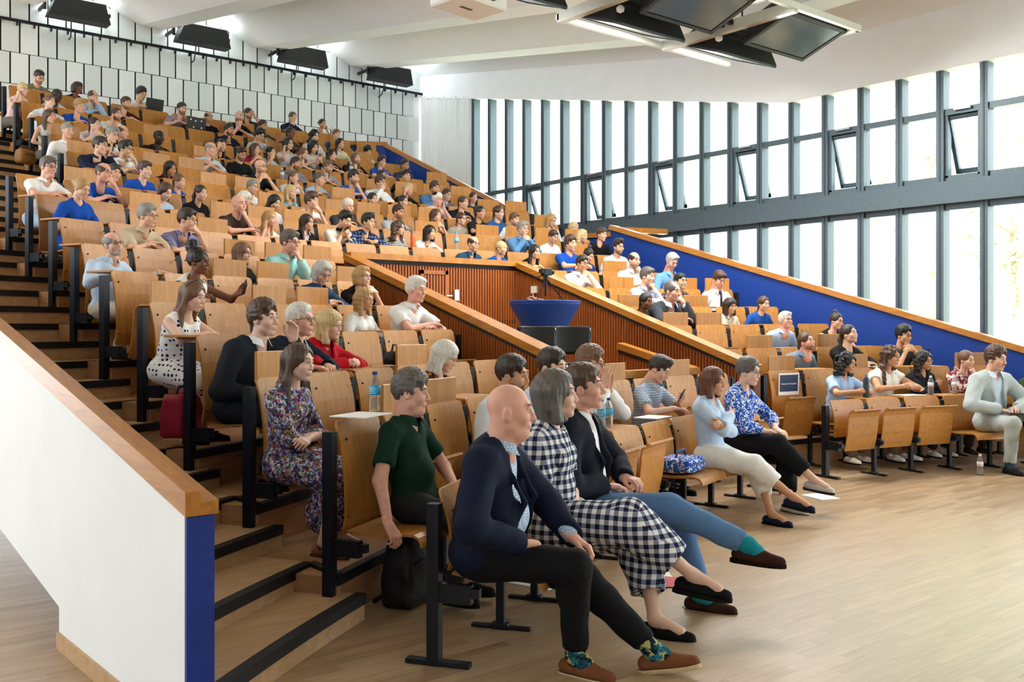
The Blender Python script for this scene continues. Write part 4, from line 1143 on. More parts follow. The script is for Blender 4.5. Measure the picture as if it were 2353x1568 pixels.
# patterned cloth
def pattern(kind, *cols):
    nm = kind + '_' + '_'.join(c.strip('#') for c in cols)
    if nm in MATS: return MATS[nm]
    m, nt, ns, ln, b = nodes_of(nm); setp(b, .85, 0, .15)
    tc = ns.new('ShaderNodeTexCoord'); sp = ns.new('ShaderNodeSeparateXYZ'); ln.new(tc.outputs['Object'], sp.inputs[0])
    def mth(op, a, v=None, c=None):
        q = ns.new('ShaderNodeMath'); q.operation = op
        for k, x in enumerate((a, v, c)):
            if x is None: continue
            if isinstance(x, (int, float)): q.inputs[k].default_value = x
            else: ln.new(x, q.inputs[k])
        return q.outputs[0]
    if kind in ('gingham', 'plaid', 'stripe', 'vstripe'):
        f = {'gingham': 23, 'plaid': 18, 'stripe': 42, 'vstripe': 45}[kind]
        nsp = ns.new('ShaderNodeSeparateXYZ'); ln.new(tc.outputs['Normal'], nsp.inputs[0])
        ax, ay, az = (mth('ABSOLUTE', nsp.outputs[q]) for q in range(3))
        sel = mth('GREATER_THAN', ax, ay); top_ = mth('GREATER_THAN', az, mth('MAXIMUM', ax, ay))
        hx = mth('ADD', mth('MULTIPLY', sp.outputs[1], sel), mth('MULTIPLY', sp.outputs[0], mth('SUBTRACT', 1.0, sel)))
        hx = mth('ADD', mth('MULTIPLY', sp.outputs[0], top_), mth('MULTIPLY', hx, mth('SUBTRACT', 1.0, top_)))
        vz = mth('ADD', mth('MULTIPLY', sp.outputs[1], top_), mth('MULTIPLY', sp.outputs[2], mth('SUBTRACT', 1.0, top_)))
        sx = mth('GREATER_THAN', mth('FRACT', mth('MULTIPLY', hx, f)), .5)
        sz = mth('GREATER_THAN', mth('FRACT', mth('MULTIPLY', vz, f)), .5)
        if kind == 'stripe': v = sz
        elif kind == 'vstripe': v = sx
        else: v = mth('MULTIPLY', mth('ADD', sx, sz), .5)
        r = ramp(ns, [(0, cols[0]), (.5, cols[1]), (1, cols[2] if len(cols) > 2 else cols[1])]); ln.new(v, r.inputs[0])
    elif kind == 'dots':
        vo = ns.new('ShaderNodeTexVoronoi'); vo.inputs['Scale'].default_value = 26; vo.inputs['Randomness'].default_value = .25
        ln.new(tc.outputs['Object'], vo.inputs['Vector']); r = ramp(ns, [(.30, cols[1]), (.34, cols[0])]); ln.new(vo.outputs['Distance'], r.inputs[0])
    elif kind == 'finedots':
        vo = ns.new('ShaderNodeTexVoronoi'); vo.inputs['Scale'].default_value = 85; vo.inputs['Randomness'].default_value = .1
        ln.new(tc.outputs['Object'], vo.inputs['Vector']); r = ramp(ns, [(.25, cols[1]), (.45, cols[0])]); ln.new(vo.outputs['Distance'], r.inputs[0])
    elif kind in ('floral', 'camo', 'leopard', 'bigfloral'):
        vo = ns.new('ShaderNodeTexVoronoi'); vo.inputs['Scale'].default_value = {'floral': 75, 'camo': 22, 'leopard': 40, 'bigfloral': 13}[kind]
        nz = ns.new('ShaderNodeTexNoise'); nz.inputs['Scale'].default_value = {'floral': 90, 'camo': 12, 'leopard': 60, 'bigfloral': 26}[kind]; nz.inputs['Detail'].default_value = 3
        mx = ns.new('ShaderNodeMix'); mx.data_type = 'VECTOR'; mx.inputs[0].default_value = .06 if kind != 'bigfloral' else .10
        ln.new(tc.outputs['Object'], nz.inputs['Vector']); ln.new(tc.outputs['Object'], mx.inputs[4]); ln.new(nz.outputs['Color'], mx.inputs[5]); ln.new(mx.outputs[1], vo.inputs['Vector'])
        if kind == 'bigfloral':
            v2 = mth('FRACT', mth('MULTIPLY', vo.outputs['Distance'], 3.1)); r = ramp(ns, [(0, cols[0]), (.52, cols[1]), (.82, cols[0])], 'CONSTANT'); ln.new(v2, r.inputs[0])
        else:
            r = ramp(ns, [(k / len(cols), c) for k, c in enumerate(cols)], 'CONSTANT'); sc = ns.new('ShaderNodeSeparateColor'); ln.new(vo.outputs['Color'], sc.inputs[0]); ln.new(sc.outputs[0], r.inputs[0])
    ln.new(r.outputs[0], b.inputs['Base Color']); MATS[nm] = m
    return m
def cloth(c):
    if isinstance(c, tuple): return pattern(*c)
    return fabric(c)

def lean_for(row, px, py, P):
    best = None
    for ln_ in (4, 12, 20, 28, 35):
        if P.get('pose') in ('lap', 'back', 'fold') and ln_ > 24: continue
        Q = dict(P); Q['lean'] = ln_; J = joints(Q); hy = J['head'][1]
        L = rowline(row) - NRM * hy; d = L[:, 0] * sin(YAW) + L[:, 1] * cos(YAW); u = CX + FPX * (L[:, 0] * cos(YAW) - L[:, 1] * sin(YAW)) / np.maximum(d, .3)
        j = int(np.argmin(np.where((d > 2) & (_t > 4), abs(u - px), 1e9)))
        s = (CAMH - (py - CY) / FPX * d[j] - LV[row] - ztilt(rowline(row)[j][0], row) - .44) / (J['head'][2] - .44)
        if best is None or abs(s - .97) < best[0]: best = (abs(s - .97), ln_)
    return best[1]
PEOPLE = []
def person(row, px, py, sex, hair, hc, skin, top, label, **P):
    """px, py: where the face centre stands in the photograph; the sitter is put on the curve of the row"""
    near = P.get('near', False); P['sex'] = sex
    if row == 1: P.setdefault('seat', .42)
    lod = 0 if not near else (2 if row <= 2 or (row <= 4 and px < 900) else 1)      # modelling detail by nearness
    res, hres, hdres, hrres = [(.027, .0095, .0106, .0120), (.0165, .0062, .0070, .0085), (.0125, .0047, .0052, .0068)][lod]
    po = P.get('pose', 'desk')
    if po in POSES:
        for k, v in POSES[po].items(): P.setdefault(k, v)
    if not P.get('near'):                          # how far this sitter leans follows from how high the head is above the seat
        P['lean'] = lean_for(row, px, py, P)
    pose_key = None if near else (P.get('pose', 'desk'), sex, P['lean'], P.get('fat', 0))
    P.setdefault('lean', 8)
    Pb = dict(P)
    if not near:                                   # body from a shared pose, head free
        Pb['yaw'] = POSES.get(po, {}).get('yaw', 0); Pb['pitch'] = POSES.get(po, {}).get('pitch', 6); Pb['roll'] = 0
    J = joints(Pb); hy = J['head'][1]; hx = J['head'][0]; turn = P.get('turn', 0)
    # place on the row curve
    L = rowline(row) - NRM * (hy + P.get('fwd', 0)) + np.stack([-NRM[:, 1], NRM[:, 0]], 1) * hx
    d = L[:, 0] * sin(YAW) + L[:, 1] * cos(YAW); u = CX + FPX * (L[:, 0] * cos(YAW) - L[:, 1] * sin(YAW)) / np.maximum(d, .3)
    ok = (d > 2) & (_t > 4); j = int(np.argmin(np.where(ok, abs(u - px), 1e9)))
    base = rowline(row)[j] - NRM[j] * P.get('fwd', 0); zt_ = CAMH - (py - CY) / FPX * d[j]
    lv = LV[row] + ztilt(base[0], row)
    seat = P.get('seat', .44); s = (zt_ - lv - seat) / (J['head'][2] - seat)
    s = min(max(s, P.get('smin', .90)), P.get('smax', 1.12)); P['s_raw'] = (zt_ - lv - seat) / (J['head'][2] - seat)
    s = P.get('scale', s)
    sink = min(0., max(-.12, (P['s_raw'] - s) * (J['head'][2] - seat)))   # slumped sitters
    root = empty('person', (base[0], base[1], lv + seat * (1 - s) + sink), atan2(NRM[j][0], -NRM[j][1]) + radians(turn)); root.scale = (s, s, s)
    tag(root, label, 'person', P.get('group'))
    if near:                                       # keep the feet on the floor
        Pb['alift'] = -(seat * (1 - s) + sink) / s + .085 / s - .085; J = joints(Pb)
    HR = rotz(radians(P.get('yaw', 0))) @ rotx(-radians(P.get('pitch', 4))) @ roty(radians(P.get('roll', 0)))
    hs = P.get('hs', 1.0 if sex == 'm' else .965)
    TH = T4(HR * hs, J['head'])
    sm = skin_mat(skin)
    A = Arr(); A.addarr(skin_arr(J, Pb, res, pose_key, hres))
    A.addarr(head_arr(sex, hdres, P.get('beard', 0), P.get('fat', 0) if P.get('fat', 0) > .3 else 0.), TH)
    bm_ = beard_mat(P.get('beardc', hc), skin)
    link('body', A.mesh('body', [sm, lip_mat(skin), hair_mat(P.get('browc', hc)), EYEW, IRISM, bm_]), root)
    if hair != 'none':
        h = link('hair', hair_mesh(hair, hrres), root); h.matrix_local = Matrix(TH.tolist()); objmat(h, hair_mat(hc))
        if P.get('cap'):
            c = link('cap', hair_mesh('cap', hrres), root); c.matrix_local = Matrix(TH.tolist()); objmat(c, fabric(P['cap']))
    if P.get('glasses'):
        g = link('glasses', glasses_mesh(.0022 if P['glasses'] == 'thick' else .0015), root); g.matrix_local = Matrix(TH.tolist())
        objmat(g, mat('glasses_dark', '#15130F', .3) if P['glasses'] != 'gold' else mat('glasses_metal', '#9A8468', .25, .8))
    kind, col = top[0], top[1]; sleeve = P.get('sleeve', 'long' if kind in ('shirt', 'jacket', 'blouse') else 'short')
    neck = P.get('neck', {'tee': 'crew', 'scrub': 'v', 'shirt': 'open', 'polo': 'open', 'jacket': 'lapel', 'tank': 'wide', 'dress': 'crew', 'blouse': 'v'}[kind])
    bk = {'tee': 'tee', 'scrub': 'tee', 'shirt': 'shirt', 'polo': 'tee', 'jacket': 'jacket', 'tank': 'tee', 'dress': 'dress', 'blouse': 'shirt'}[kind]
    if kind == 'tank': sleeve = 'none'
    ck = lambda *a: None if pose_key is None else pose_key + a
    def garment(nm, arr_fn, key, m):
        if key is not None:
            if ('me', key) not in CACHE: CACHE[('me', key)] = arr_fn().mesh(nm, [None])
            o = link(nm, CACHE[('me', key)], root)
        else: o = link(nm, arr_fn().mesh(nm, [None]), root)
        objmat(o, m); return o
    names = {'tee': 't_shirt', 'scrub': 'scrub_top', 'shirt': 'shirt', 'polo': 'polo_shirt', 'jacket': 'jacket', 'tank': 'tank_top', 'dress': 'dress', 'blouse': 'blouse'}
    if kind == 'jacket':
        inner = P.get('inner', '#E8ECF0')
        garment('shirt', lambda: top_arr(J, dict(Pb, fold=.0008), res, 'inner', 'long', 'open'), ck('inner', 'long', 'open'), cloth(inner))
        garment('shirt_collar', lambda: Arr().add(*collar_arr(J, Pb)), ck('col'), cloth(inner))
        if P.get('tie'): garment('tie', lambda: Arr().add(*sdf_mesh([('+', rcone(J['neck'] + V3(0, .075, -.02), J['neck'] - J['u'] * .04 + V3(0, .10, 0), .014, .018), 0), ('+', rcone(J['neck'] - J['u'] * .05 + V3(0, .105, 0), J['neck'] - J['u'] * .3 + V3(0, .135, 0), .012, .022), .005)], .006)), None, cloth(P['tie']))
    garment(names[kind], lambda: top_arr(J, Pb, res * (.75 if kind == 'jacket' and lod == 2 else 1), bk, sleeve, neck), ck(bk, sleeve, neck), cloth(col))
    if kind in ('shirt', 'polo'): garment('collar', lambda: Arr().add(*collar_arr(J, Pb)), ck('col'), cloth(P.get('collarc', col)))
    if kind == 'shirt' and P.get('tie'): garment('tie', lambda: Arr().add(*sdf_mesh([('+', rcone(J['neck'] + V3(0, .075, -.02), J['neck'] - J['u'] * .05 + V3(0, .105, 0), .014, .016), 0), ('+', rcone(J['neck'] - J['u'] * .05 + V3(0, .112, 0), J['neck'] - J['u'] * .3 + V3(0, .145, 0), .012, .022), .005)], .007)), ck('tie'), cloth(P['tie']))
    tr = P.get('trousers', '#23262E'); tt = P.get('tlen', 1.9)
    if P.get('skirt'): garment('skirt', lambda: trouser_arr(J, Pb, res * 1.2, 1.0, None, .016, True), ck('skirt'), cloth(tr))
    else: garment('trousers', lambda: trouser_arr(J, Pb, res * 1.4, tt, None, P.get('loose', .014)), ck('tr', tt), cloth(tr))
    if near:
        for nm in 'rl':
            if P.get('sock'): 
                K, An = J['kn' + nm], J['an' + nm]
                link('sock', Arr().add(*sdf_mesh([('+', rcone(An + (K - An) * .28, An, .046, .042), 0), ('+', rcone(An, An + J['toe' + nm] * .05 - V3(0, 0, .03), .042, .038), .02)], .008)).mesh('sock', [cloth(P['sock'])]), root)
            link('shoe', shoe_arr(J['an' + nm], J['toe' + nm], .0075, P.get('lowshoe', True)).mesh('shoe', [cloth(P.get('shoe', '#1C1A1A'))]), root)
            link('shoe_sole', sole_arr(J['an' + nm], J['toe' + nm]).mesh('shoe_sole', [fabric(P.get('solec', '#1A1817'))]), root)
    else:
        for nm in 'rl':
            k_ = ('shoe', pose_key, nm)
            if k_ not in CACHE: CACHE[k_] = shoe_arr(J['an' + nm], J['toe' + nm], .02, False).mesh('shoe', [None])
            objmat(link('shoe', CACHE[k_], root), fabric(P.get('shoe', '#2A2624')))
    PEOPLE.append(dict(row=row, j=j, root=root, label=label, P=P, J=J, s=s, short=P.get('short', label), TH=TH, px=px))
    return PEOPLE[-1]
POSES = {
 'desk': dict(armr='desk', arml='desk', lean=14, pitch=4),
 'cross': dict(armr='cross', arml='cross', lean=16, pitch=2),
 'lap': dict(armr='lap', arml='lap', lean=4),
 'clasp': dict(armr='clasp', arml='clasp', lean=15),
 'chinr': dict(armr='chin', arml='cross', lean=18, pitch=2),
 'chinl': dict(armr='cross', arml='chin', lean=18, pitch=2),
 'mouthr': dict(armr='mouth', arml='cross', lean=18, pitch=2),
 'mouthl': dict(armr='cross', arml='mouth', lean=18, pitch=2),
 'cheekr': dict(armr='cheek', arml='cross', lean=18, pitch=2),
 'cheekl': dict(armr='cross', arml='cheek', lean=18, pitch=2),
 'browr': dict(armr='brow', arml='cross', lean=18, pitch=8),
 'browl': dict(armr='cross', arml='brow', lean=18, pitch=8),
 'knot': dict(armr='knot', arml='knot', lean=20, pitch=2),
 'fold': dict(armr='fold', arml='fold', lean=2),
 'phone': dict(armr='phone', arml='phone', lean=10, pitch=22),
 'back': dict(armr='lap', arml='lap', lean=-4),
}
# ------------------------------------------------------------------ the audience: row, face x, face y, figure, hair, colours, garment, words
ORD = ['', 'first', 'second', 'third', 'fourth', 'fifth', 'sixth', 'seventh', 'eighth', 'ninth', 'tenth', 'eleventh', 'twelfth', 'thirteenth', 'fourteenth', 'fifteenth', 'sixteenth', 'seventeenth', 'eighteenth', 'nineteenth', 'twentieth', 'twenty-first', 'twenty-second', 'twenty-third', 'twenty-fourth', 'twenty-fifth', 'twenty-sixth']
SPECS = []
def p(row, px, py, sex, hair, hc, skin, kind, col, words, act='', **k):
    SPECS.append(dict(row=row, px=px, py=py, sex=sex, hair=hair, hc=hc, skin=skin, kind=kind, col=col, words=words, act=act, k=k))
SCR = '#1B4FB0'; WHT = '#E9EBEC'; BLK = '#17181B'; NVY = '#1A2238'
p(17, 93, 177, 'm', 'short', 'dark', 'fair', 'tee', '#75795A', 'olive green t-shirt', 'looking down', pitch=24, glasses='thick', beard=2)
p(16, 57, 207, 'f', 'tied', 'lblond', 'pale', 'tank', '#E9C9C9', 'pale pink sleeveless top', 'hand on cheek', pose='cheekr', glasses='gold')
p(17, 182, 202, 'f', 'shortbob', 'dark', 'brown', 'tee', '#22252D', 'dark top', 'facing the stage')
p(16, 135, 219, 'f', 'tied', 'black', 'dark', 'tee', '#D8DDE4', 'light grey top', 'leaning forward', yaw=10)
p(15, 117, 233, 'f', 'bun', 'lbrown', 'pale', 'tee', '#CFE0EA', 'pale blue top', 'arms on the desk')
p(16, 217, 223, 'm', 'receding', 'brown', 'fair', 'shirt', '#9FC0E2', 'light blue shirt', 'hand over mouth', pose='mouthl', beard=1)
p(15, 187, 245, 'm', 'tousled', 'blond', 'fair', 'scrub', SCR, 'royal blue scrubs', 'arms on the desk', pose='cross')
p(17, 326, 216, 'm', 'wavy', 'black', 'asian', 'tee', WHT, 'white t-shirt', 'behind an open dark laptop', glasses='thin', pitch=18, pose='clasp')
p(16, 292, 237, 'm', 'short', 'brown', 'fair', 'tee', '#4A1A26', 'maroon t-shirt', 'sitting upright', beard=1)
p(14, 117, 268, 'f', 'long', 'brown', 'fair', 'tank', '#C5C8C6', 'grey sleeveless top', 'sitting by the aisle', pose='lap')
p(15, 272, 262, 'm', 'tied', 'brown', 'fair', 'tee', WHT, 'white t-shirt', 'hand at the neck', pose='cheekr', beard=1)
p(14, 222, 285, 'f', 'tied', 'dark', 'pale', 'blouse', '#C9B7B4', 'pale patterned scarf and top', 'hands under the chin', pose='knot')
p(13, 158, 301, 'm', 'crop', 'grey', 'fair', 'shirt', WHT, 'white open shirt', 'sitting by the aisle', pose='lap')
p(13, 261, 311, 'm', 'side', 'grey', 'fair', 'jacket', '#DDE3E8', 'light jacket over black t-shirt', 'turned to the right', inner=BLK, glasses='thin', yaw=8)
p(14, 288, 305, 'm', 'balding', 'brown', 'fair', 'tee', NVY, 'navy top', 'half hidden', yaw=10)
p(14, 369, 316, 'm', 'crop', 'black', 'dark', 'tee', BLK, 'black t-shirt', 'hands clasped', pose='clasp')
p(12, 231, 336, 'm', 'short', 'dark', 'fair', 'shirt', NVY, 'navy shirt', 'hand over the face', pose='cheekl', glasses='thin')
p(12, 292, 344, 'm', 'quiff', 'black', 'asian', 'shirt', WHT, 'white short-sleeved shirt', 'hand at mouth', pose='mouthl', sleeve='short', glasses='thick')
p(10, 117, 385, 'm', 'side', 'dgrey', 'ruddy', 'polo', '#EFEFEE', 'white polo shirt and light jeans', 'arms on the desk', pose='cross', glasses='thick', near=True, yaw=4, trousers='#9DB7D2', fat=.35)
p(10, 240, 398, 'm', 'balding', 'brown', 'ruddy', 'scrub', SCR, 'royal blue scrubs', 'hand at mouth', pose='mouthl', glasses='thin', fat=.3)
p(11, 268, 398, 'm', 'short', 'dark', 'fair', 'scrub', SCR, 'royal blue scrubs', 'half hidden', yaw=-5)
p(11, 338, 391, 'm', 'side', 'brown', 'pale', 'scrub', SCR, 'royal blue scrubs', 'sitting upright', pose='lap')
p(12, 396, 387, 'f', 'long', 'black', 'olive', 'shirt', '#5B1432', 'maroon cardigan', 'leaning far forward', pose='cross', pitch=14, yaw=8)
p(11, 414, 421, 'f', 'tied', 'lbrown', 'fair', 'scrub', SCR, 'royal blue scrubs', 'leaning back', pose='lap')
p(10, 386, 440, 'f', 'long', 'brown', 'pale', 'tee', '#AFC9DD', 'light blue top', 'looking down', pose='lap', pitch=26)
p(10, 466, 444, 'f', 'pony', 'dark', 'fair', 'blouse', BLK, 'black shirt', 'sitting upright', pose='lap')
p(9, 191, 433, 'f', 'bun', 'blond', 'fair', 'scrub', SCR, 'royal blue scrubs', 'looking down by the aisle', pose='lap', pitch=24, yaw=6, near=True, trousers=SCR, lean=14)
p(8, 341, 497, 'm', 'side', 'grey', 'fair', 'shirt', '#C9B79A', 'beige short-sleeved shirt', 'arms on the desk', pose='cross', sleeve='short', glasses='thick')
p(8, 435, 507, 'm', 'side', 'dark', 'fair', 'shirt', ('vstripe', '#5A4A78', '#9AA0C4'), 'purple striped shirt', 'fist at mouth', pose='mouthl', sleeve='short', glasses='thick')
p(16, 421, 250, 'm', 'short', 'dark', 'fair', 'tee', '#9C8C98', 'mauve t-shirt', 'behind a black laptop with stickers', beard=2, pose='desk')
p(16, 481, 270, 'm', 'balding', 'dark', 'tan', 'tee', BLK, 'black t-shirt', 'sitting upright', pose='lap')
p(16, 552, 268, 'm', 'none', 'dark', 'fair', 'tee', BLK, 'black t-shirt', 'fist on chin', pose='chinr', beard=2)
p(17, 574, 260, 'm', 'tied', 'dark', 'tan', 'tee', '#3A4030', 'dark green top', 'hand on the forehead', pose='browl', beard=1)
p(15, 531, 298, 'm', 'short', 'black', 'tan', 'shirt', NVY, 'dark navy shirt', 'hand behind the ear', pose='cheekr', glasses='thin', beard=1)
p(13, 486, 344, 'm', 'balding', 'grey', 'fair', 'polo', '#BFD3E2', 'pale blue polo shirt', 'leaning forward', pose='cross')
p(14, 513, 334, 'f', 'long', 'dark', 'fair', 'tee', BLK, 'black top', 'hand on the forehead', pose='browr')
p(13, 555, 354, 'm', 'short', 'dark', 'tan', 'tee', BLK, 'black t-shirt', 'looking down', pose='lap', pitch=20, glasses='thin', beard=2)
p(16, 607, 289, 'm', 'short', 'dark', 'tan', 'tee', '#4A4B50', 'dark grey top', 'half hidden', glasses='thin', beard=1)
p(15, 598, 310, 'm', 'wavy', 'black', 'asian', 'tee', '#C4C9CC', 'light grey t-shirt', 'looking down', pose='lap', pitch=26, glasses='thin')
p(17, 673, 270, 'f', 'tied', 'brown', 'fair', 'shirt', NVY, 'dark navy top', 'hand on chin', pose='chinr')
p(17, 742, 284, 'f', 'bun', 'dark', 'tan', 'tee', '#E4E2DE', 'white top', 'hand on the cheek', pose='cheekl')
p(15, 668, 306, 'f', 'tied', 'black', 'brown', 'tee', '#3A3034', 'dark top', 'leaning on the desk', glasses='thin', pose='cross')
p(15, 723, 312, 'f', 'longwavy', 'black', 'asian', 'tee', '#C9C2C0', 'pale top', 'looking down', pitch=18, pose='lap')
p(16, 775, 310, 'm', 'short', 'red', 'pale', 'tee', '#3C4F7C', 'blue top', 'half hidden', pose='lap')
p(14, 664, 331, 'f', 'bob', 'black', 'asian', 'tee', '#DAD6D2', 'cream top', 'arms raised to the head', pose='cheekr', glasses='thin')
p(14, 721, 338, 'f', 'bob', 'black', 'asian', 'tee', '#D9D5D6', 'white top', 'looking down at a phone', pose='phone', pitch=22)
p(15, 783, 330, 'f', 'long', 'black', 'asian', 'blouse', '#DDD0B4', 'cream blouse', 'sitting upright', pose='lap')
p(14, 591, 343, 'f', 'bob', 'brown', 'fair', 'tee', '#A32350', 'magenta top', 'hands clasped under the chin', pose='knot')
p(14, 626, 350, 'f', 'tied', 'black', 'asian', 'tee', '#B9BEC2', 'grey top', 'hand at the mouth', pose='mouthr')
p(14, 701, 353, 'f', 'long', 'lbrown', 'pale', 'tee', '#6E6658', 'brown top', 'hand on the cheek', pose='cheekr', glasses='thin')
p(14, 765, 356, 'f', 'longwavy', 'dark', 'fair', 'tee', BLK, 'black top', 'arms on the desk', pose='cross')
p(14, 822, 363, 'm', 'long', 'lbrown', 'fair', 'tee', '#2A2322', 'dark brown t-shirt', 'sitting upright', beard=2, pose='cross')
p(15, 846, 350, 'f', 'wavy', 'black', 'asian', 'tee', '#D5D8CC', 'light top', 'looking down', pitch=24, pose='lap')
p(14, 880, 371, 'f', 'wavy', 'dark', 'fair', 'scrub', SCR, 'royal blue scrubs', 'sitting at the row end', glasses='thick', pose='cross')
p(14, 932, 388, 'm', 'short', 'dark', 'tan', 'tee', '#3B3E55', 'dark blue top', 'half hidden', glasses='thin', pose='lap')
p(13, 936, 404, 'm', 'side', 'black', 'fair', 'tee', BLK, 'black top', 'sitting upright', pose='lap')
p(12, 600, 384, 'm', 'none', 'red', 'fair', 'tee', '#15201B', 'black and green t-shirt', 'hands raised before the mouth', beard=2, glasses='thick', pose='knot')
p(13, 684, 376, 'm', 'short', 'dark', 'tan', 'shirt', '#8C8A90', 'grey shirt', 'hand on the cheek', pose='cheekr', beard=2)
p(13, 757, 384, 'm', 'side', 'lbrown', 'fair', 'polo', '#8F989E', 'grey polo shirt', 'arms on the desk', pose='cross', beard=2, glasses='thick', fat=.3)
p(12, 678, 407, 'f', 'tied', 'lbrown', 'fair', 'tee', '#E2E2DE', 'white top', 'hands at the mouth', pose='knot')
p(12, 738, 412, 'f', 'short', 'dgrey', 'fair', 'tee', '#A9BFD6', 'pale blue top', 'leaning forward', pose='cross')
p(12, 813, 409, 'm', 'wavy', 'dark', 'fair', 'tee', '#1C5FC0', 'bright blue t-shirt', 'fist on chin', pose='chinl', beard=2)
p(13, 877, 404, 'f', 'tied', 'dark', 'fair', 'tee', '#C7CCD4', 'pale grey top', 'half hidden', pose='lap')
p(12, 876, 420, 'm', 'side', 'brown', 'fair', 'shirt', WHT, 'white shirt', 'hand over the mouth', pose='mouthr', glasses='thick')
p(12, 941, 435, 'f', 'shortbob', 'lblond', 'fair', 'tee', BLK, 'black top', 'hand at the temple', pose='browr')
p(12, 1001, 433, 'm', 'wavy', 'brown', 'tan', 'shirt', '#4F7FB2', 'denim blue shirt', 'leaning forward', pose='cross', beard=1)
p(11, 584, 430, 'f', 'short', 'grey', 'fair', 'blouse', '#EDEDEA', 'white blouse', 'sitting upright', pose='lap', glasses='thin')
p(11, 672, 442, 'f', 'bobfringe', 'lblond', 'fair', 'blouse', ('leopard', '#6C9AA0', '#A7C3C4', '#4C7E88'), 'teal patterned blouse', 'sitting upright', pose='lap')
p(11, 859, 458, 'm', 'tied', 'dark', 'fair', 'tee', BLK, 'black t-shirt', 'sitting upright', pose='lap')
p(11, 929, 463, 'f', 'tied', 'dark', 'fair', 'tank', '#E6E6E2', 'white tank top', 'sitting upright', pose='lap')
p(10, 568, 458, 'f', 'bobfringe', 'white', 'fair', 'tank', '#44546A', 'blue sleeveless top', 'behind the brown t-shirt', pose='lap', glasses='thin')
p(9, 549, 470, 'm', 'none', 'brown', 'ruddy', 'tee', '#3B2E28', 'dark brown t-shirt', 'fist on chin', pose='chinl', near=False)
p(10, 635, 465, 'f', 'long', 'black', 'asian', 'tee', WHT, 'white t-shirt', 'looking down', pitch=24, pose='lap')
p(10, 718, 463, 'm', 'tousled', 'brown', 'fair', 'tee', '#F0F0EF', 'white t-shirt', 'hand before the face', pose='mouthl')
p(10, 803, 475, 'm', 'short', 'white', 'fair', 'tee', '#3E4246', 'charcoal t-shirt', 'arms on the desk', pose='cross', glasses='thin')
p(10, 920, 488, 'm', 'short', 'dark', 'tan', 'tee', '#AEB4B8', 'light grey t-shirt', 'arms on the desk', pose='cross', glasses='thin', beard=2)
p(9, 626, 503, 'f', 'long', 'blond', 'fair', 'tee', '#DADDDF', 'light grey top', 'hand on the cheek', pose='cheekr')
p(9, 710, 511, 'f', 'long', 'dark', 'fair', 'jacket', '#1E1A1C', 'dark cardigan', 'sitting upright', pose='lap', inner='#C8C4C0', glasses='thin')
p(9, 795, 506, 'm', 'quiff', 'black', 'asian', 'polo', '#ECE7DA', 'cream polo shirt with black collar', 'looking down at a phone', pose='phone', collarc=BLK)
p(9, 849, 511, 'm', 'quiff', 'black', 'asian', 'shirt', ('plaid', '#131B30', '#28365A', '#6C7CA0'), 'navy checked shirt', 'arms on the desk', pose='desk', glasses='thin')
p(9, 920, 524, 'f', 'curlylong', 'brown', 'pale', 'tee', ('stripe', '#EDEDE8', '#2C2C2E'), 'striped t-shirt', 'sitting upright', pose='lap', glasses='thick')
p(10, 1006, 496, 'f', 'long', 'brown', 'fair', 'tank', '#3A2026', 'dark red sleeveless top', 'hands under the chin', pose='knot')
p(9, 993, 535, 'f', 'bob', 'black', 'asian', 'blouse', '#EFEFEC', 'white v-neck top', 'arms on the desk', pose='cross', sleeve='short')
p(11, 1006, 459, 'm', 'crop', 'white', 'ruddy', 'shirt', '#EDEEEE', 'white shirt and black cap', 'hand on the cheek', pose='cheekl', cap=BLK, glasses='thin', sleeve='short')
p(12, 1028, 456, 'm', 'short', 'brown', 'fair', 'tee', '#5A6A7A', 'grey-blue top', 'half hidden', pose='lap', glasses='thin')
p(11, 1066, 466, 'm', 'tied', 'brown', 'fair', 'tee', '#1B1E26', 'black t-shirt', 'sitting upright', pose='cross')
p(12, 1089, 469, 'f', 'tied', 'brown', 'fair', 'tee', '#40424A', 'dark grey top', 'half hidden', pose='lap')
p(10, 1104, 489, 'f', 'tied', 'dark', 'tan', 'tee', '#23252C', 'dark top', 'leaning forward', pose='cross')
p(10, 1063, 503, 'f', 'tied', 'brown', 'pale', 'tee', ('stripe', '#B9B6A8', '#8A8C80'), 'fine striped top', 'sitting upright', pose='lap', glasses='thick')
p(10, 1146, 489, 'f', 'tied', 'brown', 'pale', 'tee', '#2B5A96', 'blue top', 'sitting upright', pose='lap', glasses='thin')
p(10, 1185, 505, 'm', 'side', 'lbrown', 'fair', 'shirt', '#DDE0E0', 'white shirt', 'turned to the stage', pose='lap', beard=1, yaw=14)
p(10, 1270, 507, 'm', 'bob', 'blond', 'fair', 'shirt', '#E9EBEC', 'white shirt', 'looking down', pose='lap', pitch=18, yaw=14, glasses='thin', beard=3)
p(9, 1203, 527, 'm', 'side', 'grey', 'fair', 'shirt', '#5E8CBB', 'blue shirt', 'hands joined at the mouth', pose='knot', glasses='thin')
p(9, 1274, 544, 'f', 'short', 'brown', 'fair', 'blouse', '#EDEDED', 'white jacket', 'looking down', pose='lap', pitch=18, yaw=10, glasses='gold')
p(10, 1322, 534, 'f', 'bob', 'lblond', 'fair', 'tee', '#9FB4C9', 'light top', 'almost hidden', pose='lap')
p(9, 1341, 543, 'f', 'curlygrey', 'lblond', 'fair', 'blouse', '#7FB0E6', 'light blue blouse', 'sitting upright', pose='lap')
p(9, 1385, 540, 'm', 'short', 'brown', 'fair', 'tee', '#16181D', 'black t-shirt', 'sitting at the row end', pose='lap')
p(8, 1091, 561, 'm', 'bald', 'dark', 'fair', 'shirt', '#2A4A66', 'dark blue shirt', 'leaning forward', pose='lap', glasses='thick')
p(8, 1156, 571, 'f', 'tied', 'lblond', 'fair', 'scrub', SCR, 'royal blue scrubs', 'turned to the stage', pose='lap')
